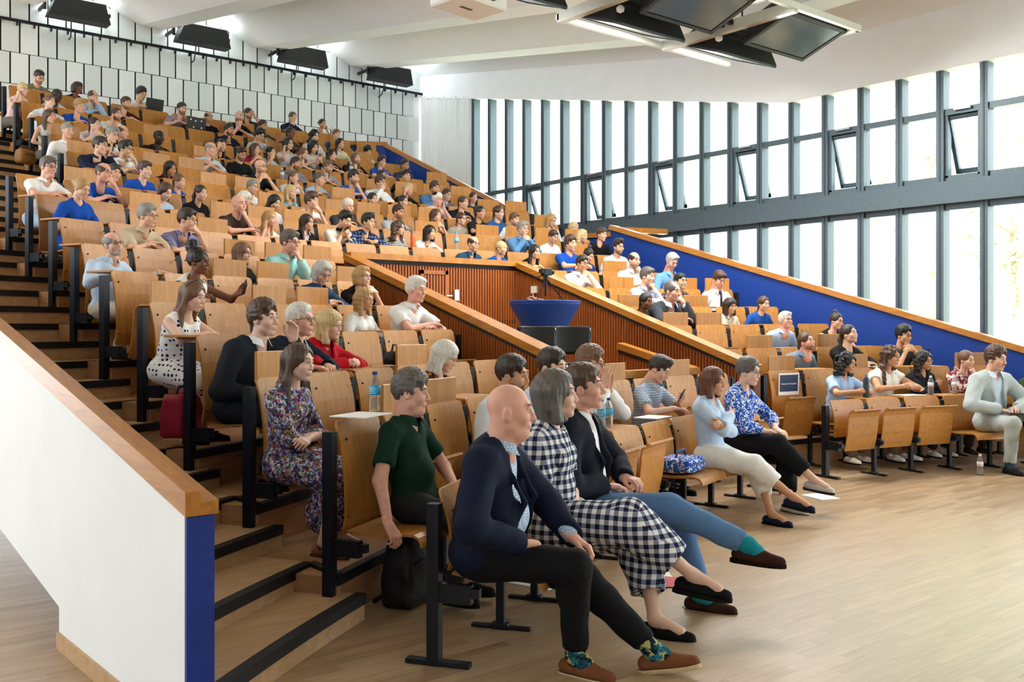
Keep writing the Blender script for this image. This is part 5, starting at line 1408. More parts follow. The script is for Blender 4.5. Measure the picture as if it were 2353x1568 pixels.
p(8, 1233, 579, 'f', 'long', 'black', 'asian', 'tank', '#1A1618', 'black tank top', 'arms on the desk', pose='cross', glasses='thin')
p(8, 1311, 561, 'm', 'tousled', 'brown', 'fair', 'scrub', SCR, 'royal blue scrubs', 'leaning on folded arms', pose='cross', lean=22)
p(8, 1355, 586, 'f', 'topbun', 'dark', 'fair', 'tee', '#2E3E80', 'dark blue top', 'looking down', pose='lap', pitch=30)
p(8, 1422, 568, 'm', 'quiff', 'dark', 'fair', 'tee', '#B7BDBE', 'grey t-shirt', 'sitting upright', pose='lap', beard=1, glasses='thick')
p(7, 1339, 607, 'm', 'short', 'dark', 'tan', 'shirt', '#EEF0F2', 'white shirt with wristwatch', 'hands joined at the chin', pose='knot', glasses='thick')
p(7, 1456, 599, 'm', 'bald', 'dark', 'fair', 'shirt', '#EEF0F2', 'white shirt', 'hand raised before the chest', pose='chinl', glasses='thin', beard=1)
p(6, 1487, 637, 'm', 'side', 'dgrey', 'fair', 'shirt', ('plaid', '#C6CBD4', '#9CA4B4', '#E6E8EC'), 'pale checked shirt', 'hand on chin', pose='chinl')
p(7, 1543, 602, 'm', 'side', 'silver', 'ruddy', 'shirt', '#6FA2D6', 'sky blue shirt', 'looking down at the row end', pose='lap', pitch=24, glasses='thin')
p(6, 1564, 648, 'm', 'crop', 'black', 'asian', 'shirt', ('plaid', '#2E2A30', '#5A4048', '#8C8490'), 'dark checked shirt', 'looking up', pose='lap', glasses='thin', pitch=-4)
p(5, 1540, 671, 'm', 'receding', 'dgrey', 'ruddy', 'jacket', '#3C4248', 'charcoal suit', 'hand over the chin', pose='mouthl', near=True, yaw=10)
p(6, 1652, 643, 'm', 'side', 'brown', 'ruddy', 'shirt', '#F0F1F3', 'white shirt and dark tie', 'looking down', pose='lap', pitch=26, tie='#1E2430')
p(5, 1486, 694, 'f', 'tied', 'black', 'brown', 'tee', '#30343A', 'dark top', 'mostly hidden behind the rail', pose='lap')
p(5, 1683, 704, 'f', 'bobfringe', 'dark', 'fair', 'jacket', '#E4DFC8', 'cream vest over white shirt', 'sitting upright', pose='lap', glasses='thin')
p(5, 1758, 699, 'f', 'tied', 'brown', 'fair', 'tee', '#1F4FA0', 'blue top', 'looking up to the stage', pose='lap')
p(4, 1810, 738, 'm', 'side', 'white', 'ruddy', 'shirt', '#A9C6EA', 'light blue shirt', 'looking up', pose='lap', pitch=-12, glasses='thick')
p(4, 1924, 739, 'f', 'topbun', 'dark', 'fair', 'tank', '#23201F', 'dark sleeveless top', 'cheek on hand', pose='cheekl', glasses='thin', roll=-8)
p(3, 1855, 787, 'm', 'manbun', 'brown', 'ruddy', 'shirt', '#77889A', 'grey-blue shirt', 'looking up', pose='lap', pitch=-16, beard=1)
p(3, 1949, 769, 'f', 'pony', 'dark', 'fair', 'blouse', '#1A191B', 'black top', 'looking up', pose='cross', pitch=-14)
p(3, 2077, 772, 'm', 'wavy', 'black', 'tan', 'tee', '#3A3D42', 'charcoal t-shirt', 'hands joined before the mouth', pose='knot', glasses='thick')
p(2, 1949, 836, 'f', 'curly', 'black', 'tan', 'blouse', '#A9C4EC', 'light blue short-sleeved blouse', 'arms on the desk', pose='clasp', sleeve='short', near=True, yaw=14, trousers='#6E6256', shoe='#E8E8E4')
p(2, 2044, 820, 'f', 'longwavy', 'brown', 'tan', 'blouse', '#ECEAE2', 'cream knit top', 'hands clasped on the desk', pose='clasp', sleeve='cap', near=True, yaw=10, trousers='#6E6256', shoe='#E9ECE8')
p(2, 2125, 830, 'f', 'curlylong', 'black', 'tan', 'blouse', '#1E1F24', 'black blouse', 'arms folded', pose='fold', glasses='gold', near=True, yaw=12, shoe='#E8E8E4')
p(2, 2222, 828, 'f', 'tied', 'lbrown', 'fair', 'blouse', ('leopard', '#7A2A3A', '#E0D2CC', '#8A3A48'), 'maroon and white patterned blouse', 'fist on chin', pose='chinl')
p(1, 2284, 826, 'm', 'wavy', 'brown', 'fair', 'jacket', '#B4BEBF', 'light grey suit', 'legs crossed, holding a dark tablet', pose='s127', near=True, yaw=16, open=.05, beard=3, inner='#C6D8EC', trousers='#A9B1AE', shoe='#1C1A1A', sock='#2A3A4A',
  armr=((.10, .40, .66), (1, -.5, .1), (-.6, .7, -.2), (0, 0, -1), 'relax'), arml=((-.08, .44, .68), (-1, -.4, .1), (.5, .8, -.1), (0, 0, -1), 'relax'), lean=2,
  legs=dict(r=((.12, .56, .09), (.1, 1, .6), (.1, 1, 0)), l=((.02, .82, .33), (-.2, .6, 1), (.15, 1, -.25))))
p(1, 2395, 838, 'm', 'short', 'dark', 'fair', 'shirt', ('camo', '#3A4A34', '#24301F', '#5A5E40', '#1E2626'), 'camouflage-green patterned top', 'cut by the picture edge', pose='lap', trousers='#23345A')
# the left block, near the camera
p(7, 265, 562, 'm', 'bald', 'grey', 'fair', 'shirt', '#C3D6EE', 'light blue shirt', 'leaning back, arm along the desk', near=True, beard=1, beardc='silver', glasses='thick', lean=2, tilt=-2, roll=10, pitch=-6, yaw=-8, trousers='#C9BEA8', hy=.2,
  armr=((.12, .50, .86), (.8, -.2, -.4), (-.6, .7, 0), (0, 0, -1), 'relax'), arml=((-.52, .42, .92), (-.2, -.4, -.7), (-.9, .4, -.1), (0, 0, -1), 'relax'))
p(6, 459, 602, 'f', 'afrobun', 'black', 'brown', 'tank', '#ECE7DC', 'white sleeveless top', 'holding a phone', near=True, yaw=10, glasses='thin', lean=14, pitch=0,
  armr=((.16, .50, .84), (1, -.2, -.4), (-.4, .8, .1), (0, 0, -1), 'relax'), arml=((-.16, .66, .86), (-1, -.2, -.5), (-.2, .85, .4), (.8, .2, .5), 'grip'))
p(5, 452, 682, 'f', 'long', 'lbrown', 'pale', 'dress', ('dots', '#F1F2F0', '#1E2650'), 'white polka dot dress', 'sunglasses pushed up on the head', near=True, sleeve='none', neck='wide', lean=22, pitch=12, yaw=6, skirt=True, trousers=('dots', '#F1F2F0', '#1E2650'), pose='cross')
p(7, 561, 582, 'f', 'bob', 'lbrown', 'fair', 'tee', '#17181A', 'black top', 'glasses, sitting upright', pose='lap', glasses='thick', near=True, yaw=14)
p(7, 666, 558, 'm', 'side', 'dgrey', 'ruddy', 'shirt', '#A9DDDC', 'mint green shirt', 'fist on chin', near=True, yaw=8, glasses='thick', lean=12, arml='chin', armr='lap')
p(6, 745, 627, 'm', 'shortbob', 'silver', 'fair', 'shirt', '#2E4A68', 'dark denim shirt', 'looking down', near=True, glasses='thick', pitch=28, yaw=-12, lean=20, pose='cross')
p(6, 839, 637, 'f', 'shortbob', 'blond', 'pale', 'tee', '#1A1A1C', 'black top', 'hands joined at the chin', near=True, yaw=4, glasses='thin', lean=22, pose='knot', pitch=-4)
p(5, 842, 690, 'f', 'shag', 'blond', 'tan', 'blouse', '#E9E9E6', 'white blouse', 'sitting behind a raised tablet', near=True, pose='lap', yaw=6)
p(5, 954, 668, 'm', 'side', 'white', 'ruddy', 'shirt', '#F1F2F2', 'white short-sleeved shirt', 'arms crossed on the desk', near=True, sleeve='short', pose='cross', yaw=2)
p(4, 605, 735, 'm', 'wavy', 'brown', 'pale', 'jacket', '#20242C', 'dark suit', 'hand raised beside the face', near=True, inner='#EDF1F6', lean=18, yaw=2, pitch=-4, trousers='#1E222A', pose='x',
  armr='lap', arml=((-.12, .56, 1.0), (-.5, .1, -1), (.1, .1, 1), (.9, .2, 0), 'relax'))
p(4, 692, 738, 'm', 'short', 'white', 'ruddy', 'jacket', '#1C2233', 'navy suit', 'holding a pen on the desk', near=True, inner='#D6E2F0', glasses='thick', lean=20, pose='desk', yaw=6, pitch=-4)
p(4, 763, 748, 'f', 'bobfringe', 'lblond', 'pale', 'jacket', '#B81420', 'red jacket', 'hands on the desk', near=True, inner='#A8101C', glasses='gold', lean=18, pose='clasp', yaw=4)
p(3, 690, 835, 'f', 'long', 'brown', 'pale', 'dress', ('floral', '#2A2036', '#E4E2EE', '#3C2A6A', '#C07A34', '#2E6A58', '#1E1A28', '#7A3A8A', '#C9CDE0', '#274A70'), 'dark multicoloured floral dress', 'arms crossed in the lap', near=True, sleeve='three', lean=4, yaw=-2, pitch=2, skirt=True, bare=True, shoe='#8C6048', solec='#6A4630', fold=.004,
  trousers=('floral', '#2A2036', '#E4E2EE', '#3C2A6A', '#C07A34', '#2E6A58', '#1E1A28', '#7A3A8A', '#C9CDE0', '#274A70'), armr=((-.09, .36, .70), (1, -.1, -.3), (-.9, .3, -.1), (0, -.6, -.7), 'relax'), arml=((.09, .38, .69), (-1, -.1, -.3), (.9, .3, 0), (0, -.6, -.7), 'relax'))
p(3, 1025, 820, 'f', 'bobfringe', 'white', 'pale', 'blouse', ('leopard', '#2A1A14', '#8A4A28', '#C07A44', '#3A241A'), 'brown leopard print blouse', 'looking down', near=True, pose='lap', pitch=20, yaw=12, glasses='gold', lean=16)
p(2, 945, 905, 'm', 'wavy', 'dgrey', 'ruddy', 'polo', '#153528', 'dark green polo shirt', 'one arm propped on the next seat', near=True, lean=-8, yaw=14, pitch=2, fat=.4, hy=.22, trousers='#2A2C30',
  armr=((.46, .30, .50), (.3, -.8, 0), (.15, .6, -.8), (0, .2, -1), 'soft'), arml=((-.08, .46, .62), (-1, -.5, 0), (.4, .9, -.2), (0, 0, -1), 'relax'))
p(2, 1169, 863, 'm', 'short', 'dark', 'tan', 'shirt', '#DDE3EA', 'white shirt', 'behind the navy jacket', near=True, beard=1, pose='lap', yaw=8, lean=12)
p(2, 1258, 845, 'm', 'short', 'dark', 'pale', 'shirt', '#C9D9EC', 'pale blue shirt', 'half hidden', near=True, beard=1, pose='lap', yaw=-6, lean=12)
p(2, 1350, 838, 'm', 'tousled', 'lbrown', 'fair', 'shirt', '#EFF1F4', 'white shirt', 'palms pressed together', near=True, glasses='thick', armr='pray', arml='pray', lean=8, yaw=10)
p(2, 1515, 850, 'm', 'quiff', 'dark', 'fair', 'polo', ('stripe', '#B9C6D6', '#8DA0BA'), 'blue and white striped polo shirt', 'looking down at a phone', near=True, yaw=8, pose='phone', pitch=26, lean=14, armr='desk', arml='phone')
# the front row
p(1, 1165, 946, 'm', 'none', 'brown', 'ruddy', 'jacket', '#171E33', 'navy jacket and dark trousers', 'fist on the thigh', near=True, open=.075, inner=('finedots', '#9FB9D6', '#E6EEF6'), lean=6, yaw=12, pitch=0, fat=.9, bulk=1.06, trousers='#16171A', shoe='#7A4A30', solec='#D8C49A', sock=('leopard', '#1E4A5A', '#2A7A8A', '#B8B070', '#16202A'), browc='brown', tlen=1.86,
  armr=((.17, .38, .60), (1, -.7, .2), (-.75, .6, -.1), (0, 0, -1), 'fist'), arml=((-.10, .55, .58), (-1, -.4, .1), (.1, .9, -.45), (.3, 0, -1), 'soft'),
  legs=dict(r=((.06, .60, .085), (.25, 1, .5), (.3, 1, 0)), l=((-.06, .92, .10), (-.2, 1, .8), (.05, 1, .22))))
p(1, 1265, 905, 'f', 'bob', 'dgrey', 'pale', 'blouse', ('gingham', '#F0EEE6', '#8288A0', '#1A2038'), 'black and white gingham jumpsuit', 'legs crossed', near=True, sleeve='short', neck='crew', lean=-4, hy=.26, yaw=10, pitch=-4, trousers=('gingham', '#F0EEE6', '#8288A0', '#1A2038'), tlen=1.62, loose=.045, bare=True, shoe='#17171A', bulk=1.12, fold=.004,
  armr=((-.02, .36, .62), (1, -.3, .1), (-.9, .4, -.1), (0, -.3, -1), 'relax'), arml=((.04, .40, .60), (-1, -.3, .1), (.9, .4, 0), (0, -.3, -1), 'relax'),
  legs=dict(r=((-.04, .95, .27), (.5, .8, 1), (.05, 1, -.1)), l=((.10, .80, .085), (-.3, 1, .5), (.1, 1, 0))))
p(1, 1330, 878, 'm', 'short', 'brown', 'ruddy', 'jacket', '#181C28', 'dark blazer and blue jeans', 'legs crossed', near=True, open=.045, inner='#EDF1F6', lean=-10, hy=.32, yaw=8, pitch=-6, trousers='#5A7BA6', shoe='#3A241C', solec='#1E1410', sock='#1E8A98', tlen=1.90,
  armr=((.06, .42, .64), (1, -.5, .1), (-.6, .8, -.1), (0, 0, -1), 'relax'), arml=((-.12, .48, .66), (-1, -.4, .1), (.4, .9, -.1), (0, 0, -1), 'soft'),
  legs=dict(r=((.06, 1.16, .36), (.3, .7, 1), (.2, 1, .0)), l=((.04, .92, .085), (-.3, 1, .6), (.1, 1, 0))))
p(1, 1640, 878, 'f', 'bob', 'auburn', 'tan', 'blouse', '#BCD2EC', 'pale blue cardigan and white cropped trousers', 'arms folded, legs crossed', near=True, lean=-4, hy=.25, yaw=0, pose='fold', trousers='#EDEEEC', tlen=1.50, bare=True, shoe='#1A2440', solec='#1C1A1A', loose=.028,
  legs=dict(r=((.0, .98, .22), (.4, .8, 1), (.1, 1, -.1)), l=((.12, .84, .085), (-.3, 1, .5), (.2, 1, 0))))
p(1, 1715, 855, 'f', 'short', 'dgrey', 'pale', 'blouse', ('bigfloral', '#2458B8', '#EEF0F4'), 'blue and white flowered blouse', 'hands on the knee, legs crossed', near=True, glasses='thin', sleeve='three', lean=4, yaw=4, trousers='#151517', tlen=1.72, bare=True, shoe='#C9C6C0', solec='#2A2624', loose=.024,
  armr=((.0, .46, .64), (1, -.4, .1), (-.5, .9, -.1), (0, 0, -1), 'relax'), arml=((-.05, .50, .66), (-1, -.4, .1), (.4, .9, -.2), (0, 0, -1), 'relax'),
  legs=dict(r=((.04, .86, .27), (.4, .8, 1), (.2, 1, -.05)), l=((.14, .70, .085), (-.3, 1, .5), (.3, 1, 0))))

SPECS.sort(key=lambda q: (q['row'], q['px']))
_cnt = {}
for q in SPECS:
    _cnt[q['row']] = _cnt.get(q['row'], 0) + 1; q['n'] = _cnt[q['row']]
    rowname = ORD[q['row']] + ' row'
    lab = 'person in %s, %s, %s, %s from left' % (q['words'], q['act'], rowname, ORD[q['n']])
    if len(lab.split()) > 16: lab = 'person in %s, %s, %s from left' % (q['words'], rowname, ORD[q['n']])
    k = dict(q['k']); k.setdefault('yaw', rng.uniform(2, 22)); k.setdefault('roll', rng.uniform(-4, 4)); k.setdefault('group', 'audience in the lecture seats')
    if q['k'].get('near') is None and 'trousers' not in k: k['trousers'] = rng.choice(['#2B3040', '#1E2128', '#4A5A74', '#3A3A3C', '#6A6458'])
    r = person(q['row'], q['px'], q['py'], q['sex'], q['hair'], q['hc'], q['skin'], (q['kind'], q['col']), lab, **k)
    r['words'] = q['words']; q['res'] = r
# give every sitter a seat, then name the seats
for r in PEOPLE:
    if r['row'] > NROW: continue
    P0 = rowline(r['row'])[r['j']]
    best = sorted((s for s in SEATS if s['row'] == r['row'] and s['who'] is None), key=lambda s: np.hypot(*(s['pos'] - P0)))
    if best: best[0]['who'] = r; r['seat'] = best[0]
_sc = {}
for s in SEATS:
    _sc[s['row']] = _sc.get(s['row'], 0) + 1; s['num'] = _sc[s['row']]
    if s['who']: s['label'] = 'wooden tip-up seat, %s in the %s row from the front, under %s' % (ORD[s['num']], ORD[s['row']], ' '.join(s['who']['words'].split()[:4]))
    else: s['label'] = 'empty wooden tip-up seat, %s row from the front, %s seat from the left' % (ORD[s['row']], ORD[s['num']])
    # the writing tablet on the back of this seat serves the place behind it
    beh = [r for r in PEOPLE if r['row'] == s['row'] + 1 and np.hypot(*(rowline(r['row'])[r['j']] - NRM[s['j']] * PITCH - s['pos'])) < .3]
    if beh:
        pz = beh[0]['P'].get('pose', 'desk'); s['tab'] = 'up' if pz in ('lap', 'fold', 'back') and rng.random() < .55 else 'dn'
        if pz not in ('lap', 'fold', 'back'): s['tab'] = 'dn'
    else: s['tab'] = 'up' if rng.random() < .55 and s['row'] < NROW else ('dn' if rng.random() < .15 else None)
    if s['row'] == 1 and s['pos'][0] < 4.4: s['tab'] = None
for s in SEATS:                                     # the seat under the propped hand stays folded down
    if s['row'] == 2 and s['num'] == 1: s['down'] = True; s['tab'] = None
build_seats()
# ------------------------------------------------------------------ placing helpers
def at_px(px, py, z):
    d = (CAMH - z) * FPX / (py - CY); x = (px - CX) / FPX * d
    return Vector((*c2h(x, d), z))
def at_d(px, py, d):
    x = (px - CX) / FPX * d; return Vector((*c2h(x, d), CAMH - (py - CY) / FPX * d))
def on_row(row, px, back=.16):
    """point on the writing ledge behind the backs of a row"""
    L = rowline(row) + NRM * back; d = L[:, 0] * sin(YAW) + L[:, 1] * cos(YAW); u = CX + FPX * (L[:, 0] * cos(YAW) - L[:, 1] * sin(YAW)) / np.maximum(d, .3)
    j = int(np.argmin(np.where((d > 2) & (_t > 4), abs(u - px), 1e9)))
    return Vector((L[j][0], L[j][1], BT[row] + ztilt(L[j][0], row) + .003)), atan2(NRM[j][0], -NRM[j][1])

# ------------------------------------------------------------------ ceiling lamps, projector, wall floodlights
M_HOUS = mat('black_lamp_housing', '#1C1E21', .5, .1, .1)
M_LGLASS = mat('lamp_glass', '#55646A', .15, .0, .05)
M_FRAME = mat('grey_white_frame', '#C9CCC6', .5, 0, .04)
def trough(L, w0, w1, h):
    """lamp housing: long trapezoid box, wide below; along x"""
    v = [(-L / 2, -w0 / 2, 0), (L / 2, -w0 / 2, 0), (L / 2, w0 / 2, 0), (-L / 2, w0 / 2, 0), (-L / 2 + .12, -w1 / 2, h), (L / 2 - .12, -w1 / 2, h), (L / 2 - .12, w1 / 2, h), (-L / 2 + .12, w1 / 2, h)]
    return MB().add(v, [(0, 1, 5, 4), (1, 2, 6, 5), (2, 3, 7, 6), (3, 0, 4, 7), (4, 5, 6, 7), (0, 3, 2, 1)])
TZ = 5.34
names_l = ['ceiling lamp with black housing nearest the projector', 'ceiling lamp with black housing in the middle, window side', 'ceiling lamp with grey glass in the middle, stage side', 'ceiling lamp with black housing at the fascia end, back side', 'ceiling lamp with grey glass at the fascia end, stage side']
spots_l = [(6.65, 8.36), (8.65, 8.36), (8.65, 7.28), (10.55, 8.36), (10.55, 7.28)]
for (X, Y), lb in zip(spots_l, names_l):
    r = empty('ceiling_lamp', (X, Y, TZ)); tag(r, lb, 'lamp', 'ceiling lamps on the suspended grid')
    sg = 1 if Y > 7.85 else -1
    h = trough(1.25, .74, .36, .30).build('housing', M_HOUS, r)
    MB().bbox(-.56, .56, -.30, .30, -.022, -.004).build('glass', M_LGLASS, r)
    MB().bbox(-.60, .60, -.36, -.31, -.03, .0).bbox(-.60, .60, .31, .36, -.03, 0).bbox(-.63, -.57, -.36, .36, -.03, 0).bbox(.57, .63, -.36, .36, -.03, 0).build('bezel', M_HOUS, r)
    h.location = (0, 0, 0); r.rotation_euler = (radians(20 * sg), 0, 0)
    ld = bpy.data.lights.new('lamp_fill', 'AREA'); ld.shape = 'RECTANGLE'; ld.size = 1.1; ld.size_y = .58; ld.energy = LAMP_FILL_W; ld.color = (1, .97, .93)  # fill light added to brighten the seats; the lamps look switched off
    lo = bpy.data.objects.new('lamp_fill', ld); COL.objects.link(lo); lo.parent = r; lo.location = (0, 0, -.03)
gr = empty('lamp_grid', (8.6, 7.85, TZ + .1)); tag(gr, 'suspended lamp grid of white beams and dark cable rails under the ceiling', 'lamp grid')
for X in (5.95, 7.95, 9.86): MB().bbox(X - .05 - 8.6, X + .05 - 8.6, -1.05, 1.05, -.06, .07).build('cross_beam', M_FRAME, gr)
for X in (9.30, 11.22): MB().bbox(X - .03 - 8.6, X + .03 - 8.6, -1.05, .0, -.03, .05).build('end_beam', M_FRAME, gr)
for Y in (-1.05, 1.05): MB().bbox(-.7, 2.65, Y - .03, Y + .03, -.03, .05).build('side_beam', M_FRAME, gr)
for Y in (-.14, 0., .14): MB().bbox(-3.5, 2.5, Y - .025, Y + .025, .0, .06).build('cable_rail', M_BLACK, gr)
for X in (-2.3, -.3, 1.6): MB().tube([(X, 0, .06), (X, 0, ceil_z(7.85) + .35 - TZ - .1)], .012, 6).build('hanger', M_BLACK, gr)
for X in (-.55, 1.25): MB().lathe([(.01, -.09), (.045, -.07), (.05, -.03), (.02, 0)], 12, (X, .1, -.06)).build('smoke_detector', M_PLASTIC, gr, True)
pr = empty('projector', (6.1, 8.3, 5.02)); pr.rotation_euler = (0, 0, radians(8)); tag(pr, 'white ceiling projector hanging at the top edge', 'projector')
MB().bbox(-.34, .34, -.26, .26, 0, .2).build('housing', M_PLASTIC, pr, False, .02)
MB().tube([(0, 0, .2), (0, 0, 1.3)], .03, 8).build('mount', M_FRAME, pr)
_v = MB()
for k in range(5): _v.bbox(-.12 + .035 * k, -.10 + .035 * k, -.02, .02, -.004, .001)
_v.build('vent', M_HOUS, pr); MB().lathe([(.05, 0), (.05, .04), (.04, .045)], 14, (0, 0, 0)).build('lens', M_HOUS, pr).matrix_local = Matrix.Translation((.1, -.26, .1)) @ Matrix.Rotation(radians(90), 4, 'X')
for px_, py_, nm in ((180, 28, 'leftmost'), (465, 86, 'second'), (696, 132, 'third'), (896, 174, 'rightmost')):
    t = (px_ - CX) / FPX; h0, h1 = t * cos(YAW) + sin(YAW), -t * sin(YAW) + cos(YAW); s = (BY - .55) / h1
    r = empty('wall_floodlight', (h0 * s, BY - .55, CAMH - (py_ - CY) / FPX * s)); tag(r, '%s of the four black uplights under the ceiling at the back wall' % nm, 'lamp', 'uplights on the back wall')
    hh = trough(1.12, .30, .46, .34); hh.build('housing', M_HOUS, r).location = (0, 0, -.17)
    MB().bbox(-.44, .44, -.19, .19, .165, .185).build('glass', mat('warm_lamp_glass', '#B7B0A0', .3), r)
    MB().bbox(-.47, -.44, -.2, .2, .16, .2).bbox(.44, .47, -.2, .2, .16, .2).bbox(-.47, .47, -.22, -.19, .16, .2).build('rim', M_FRAME, r)
    MB().bbox(-.62, -.57, -.03, .03, -.06, .1).build('knob', M_HOUS, r)
    for x_ in (-.6, .56): MB().bbox(x_, x_ + .04, .0, .5, .02, .08).build('bracket', M_HOUS, r)
    MB().tube([(-.1, .1, -.17), (-.1, .12, -.3), (-.06, .3, -.42), (-.06, .44, -.44)], .012, 6).build('cable', M_HOUS, r)
    ld = bpy.data.lights.new('uplight_fill', 'AREA'); ld.shape = 'RECTANGLE'; ld.size = .85; ld.size_y = .35; ld.energy = UP_FILL_W  # fill light added to brighten the ceiling and back wall
    lo = bpy.data.objects.new('uplight_fill', ld); COL.objects.link(lo); lo.parent = r; lo.location = (0, 0, .21); lo.rotation_euler = (pi, 0, 0)

# ------------------------------------------------------------------ recess: bar table, tripod, chairs, plates
M_CLOTH = mat('royal_blue_stretch_cloth', '#0B3C8C', .6, 0, .06, 8, .1, 40)
tb = empty('bar_table', (7.2, 8.32, .79)); tag(tb, 'round bar table under a tight royal blue cloth in the wooden recess', 'table')
MB().lathe([(.33, .0), (.28, .12), (.18, .45), (.17, .55), (.20, .68), (.30, .88), (.385, 1.03), (.408, 1.07), (.41, 1.09)], 28).build('tablecloth', M_CLOTH, tb, True)
MB().lathe([(.41, 1.085), (.412, 1.105), (.40, 1.112)], 28).build('table_top', M_CLOTH, tb, True)
MB().lathe([(.35, 0), (.35, .02)], 24).build('foot_ring', M_BLACK, tb)
tp = empty('camera_tripod', (7.22, 8.33, 1.905)); tag(tp, 'black video camera on a small tripod standing on the blue table', 'camera')
for a in (80, 200, 320): MB().tube([(.2 * cos(radians(a)), .2 * sin(radians(a)), .005), (.02 * cos(radians(a)), .02 * sin(radians(a)), .24)], [.007, .010], 6).build('leg', M_BLACK, tp)
MB().tube([(0, 0, .05), (0, 0, .28)], .014, 8).lathe([(.03, .24), (.03, .29)], 10).build('column', M_BLACK, tp)
bc = MB().bbox(-.05, .07, -.035, .035, .29, .37).build('camera_body', M_BLACK, tp, False, .006)
MB().tube([(.07, 0, .33), (.11, 0, .33)], .028, 12).build('lens', M_BLACK, bc); MB().bbox(-.08, -.04, -.03, .03, .315, .36).build('viewfinder', M_BLACK, bc)
MB().tube([(.0, .0, .30), (-.12, .04, .26)], .006, 6).build('pan_handle', M_BLACK, tp)
pp = (8.585, 10.15, 2.12)
wb = MB().bbox(pp[0] - .02, pp[0] + .02, -.055 + pp[1], .055 + pp[1], pp[2] - .05, pp[2] + .05).build('wall_box', M_PLASTIC, None, False, .006); tag(wb, 'white network box on the ribbed wall above the blue table', 'network box')
cbl = [(pp[0] - .03, pp[1], pp[2] - .05), (8.2, 9.7, 1.98), (7.6, 8.9, 1.94), (7.42, 8.55, 1.915), (7.25, 8.6, 1.915), (7.1, 8.52, 1.93), (7.05, 8.4, 1.95), (7.15, 8.3, 1.915)]
tag(MB().tube(cbl, .006, 6).build('cable', mat('pink_white_cable', '#E3B9A8', .5), None, True), 'thin pale cable looping from the wall box onto the blue table', 'cable')
for X, Z, w, h_, lb in ((7.52, 2.03, .07, .15, 'tall white switch plate on the ribbed back wall'), (7.40, 2.02, .10, .02, 'small white label strip beside the switch plate'), (8.32, 1.60, .07, .08, 'square white socket plate low on the ribbed back wall')):
    o = MB().bbox(X - w / 2, X + w / 2, y1 - .055, y1 - .03, Z - h_ / 2, Z + h_ / 2).build('switch_plate', M_PLASTIC, None, False, .004); tag(o, lb, 'switch plate')
def chair(px, d, rz, lb):
    q = at_d(px, 752, d); r = empty('stacking_chair', (q.x, q.y, .79), rz); tag(r, lb, 'chair', 'black chairs in the recess')
    vs = []; N = 8
    for j, (z, w, yy) in enumerate(((.52, .13, -.215), (.56, .19, -.22), (.62, .215, -.228), (.74, .215, -.245), (.80, .205, -.255), (.82, .195, -.26))):
        for k in range(N + 1):
            x = -w + 2 * w * k / N; vs.append((x, yy + .05 * (x / .215) ** 2, z - .03 * (j == 0) * 0))
    n = N + 1; fs = [(j * n + k, j * n + k + 1, (j + 1) * n + k + 1, (j + 1) * n + k) for j in range(5) for k in range(N)]
    vs2 = [(x, y - .012, z) for x, y, z in vs]; m = len(vs); fs += [tuple(i + m for i in f[::-1]) for f in fs]
    for k in range(N): fs += [(k + 1, k, m + k, m + k + 1), (5 * n + k, 5 * n + k + 1, m + 5 * n + k + 1, m + 5 * n + k)]
    for j in range(5): fs += [(j * n, (j + 1) * n, m + (j + 1) * n, m + j * n), ((j + 1) * n + N, j * n + N, m + j * n + N, m + (j + 1) * n + N)]
    MB().add(vs + vs2, fs).build('backrest', M_CHAIR, r, True)
    MB().bbox(-.21, .21, -.2, .22, .425, .45).build('seat', M_CHAIR, r, False, .01)
    for s in (-1, 1):
        MB().tube([(s * .20, -.19, .43), (s * .215, -.20, .56), (s * .21, -.245, .80)], .011, 8).build('back_tube', M_CHROME, r)
        MB().tube([(s * .2, .2, .43), (s * .21, .23, .0)], .011, 8).build('leg', M_CHROME, r); MB().tube([(s * .2, -.17, .43), (s * .21, -.23, .0)], .011, 8).build('leg', M_CHROME, r)
    return r
chair(1245, 9.75, radians(180 - 25), 'black shell chair in front of the blue table, nearer the left rail')
chair(1322, 9.95, radians(180 - 30), 'black shell chair in front of the blue table, nearer the right wall')
chair(1170, 10.3, radians(180 + 20), 'black chair half hidden behind the sloping left rail of the recess')

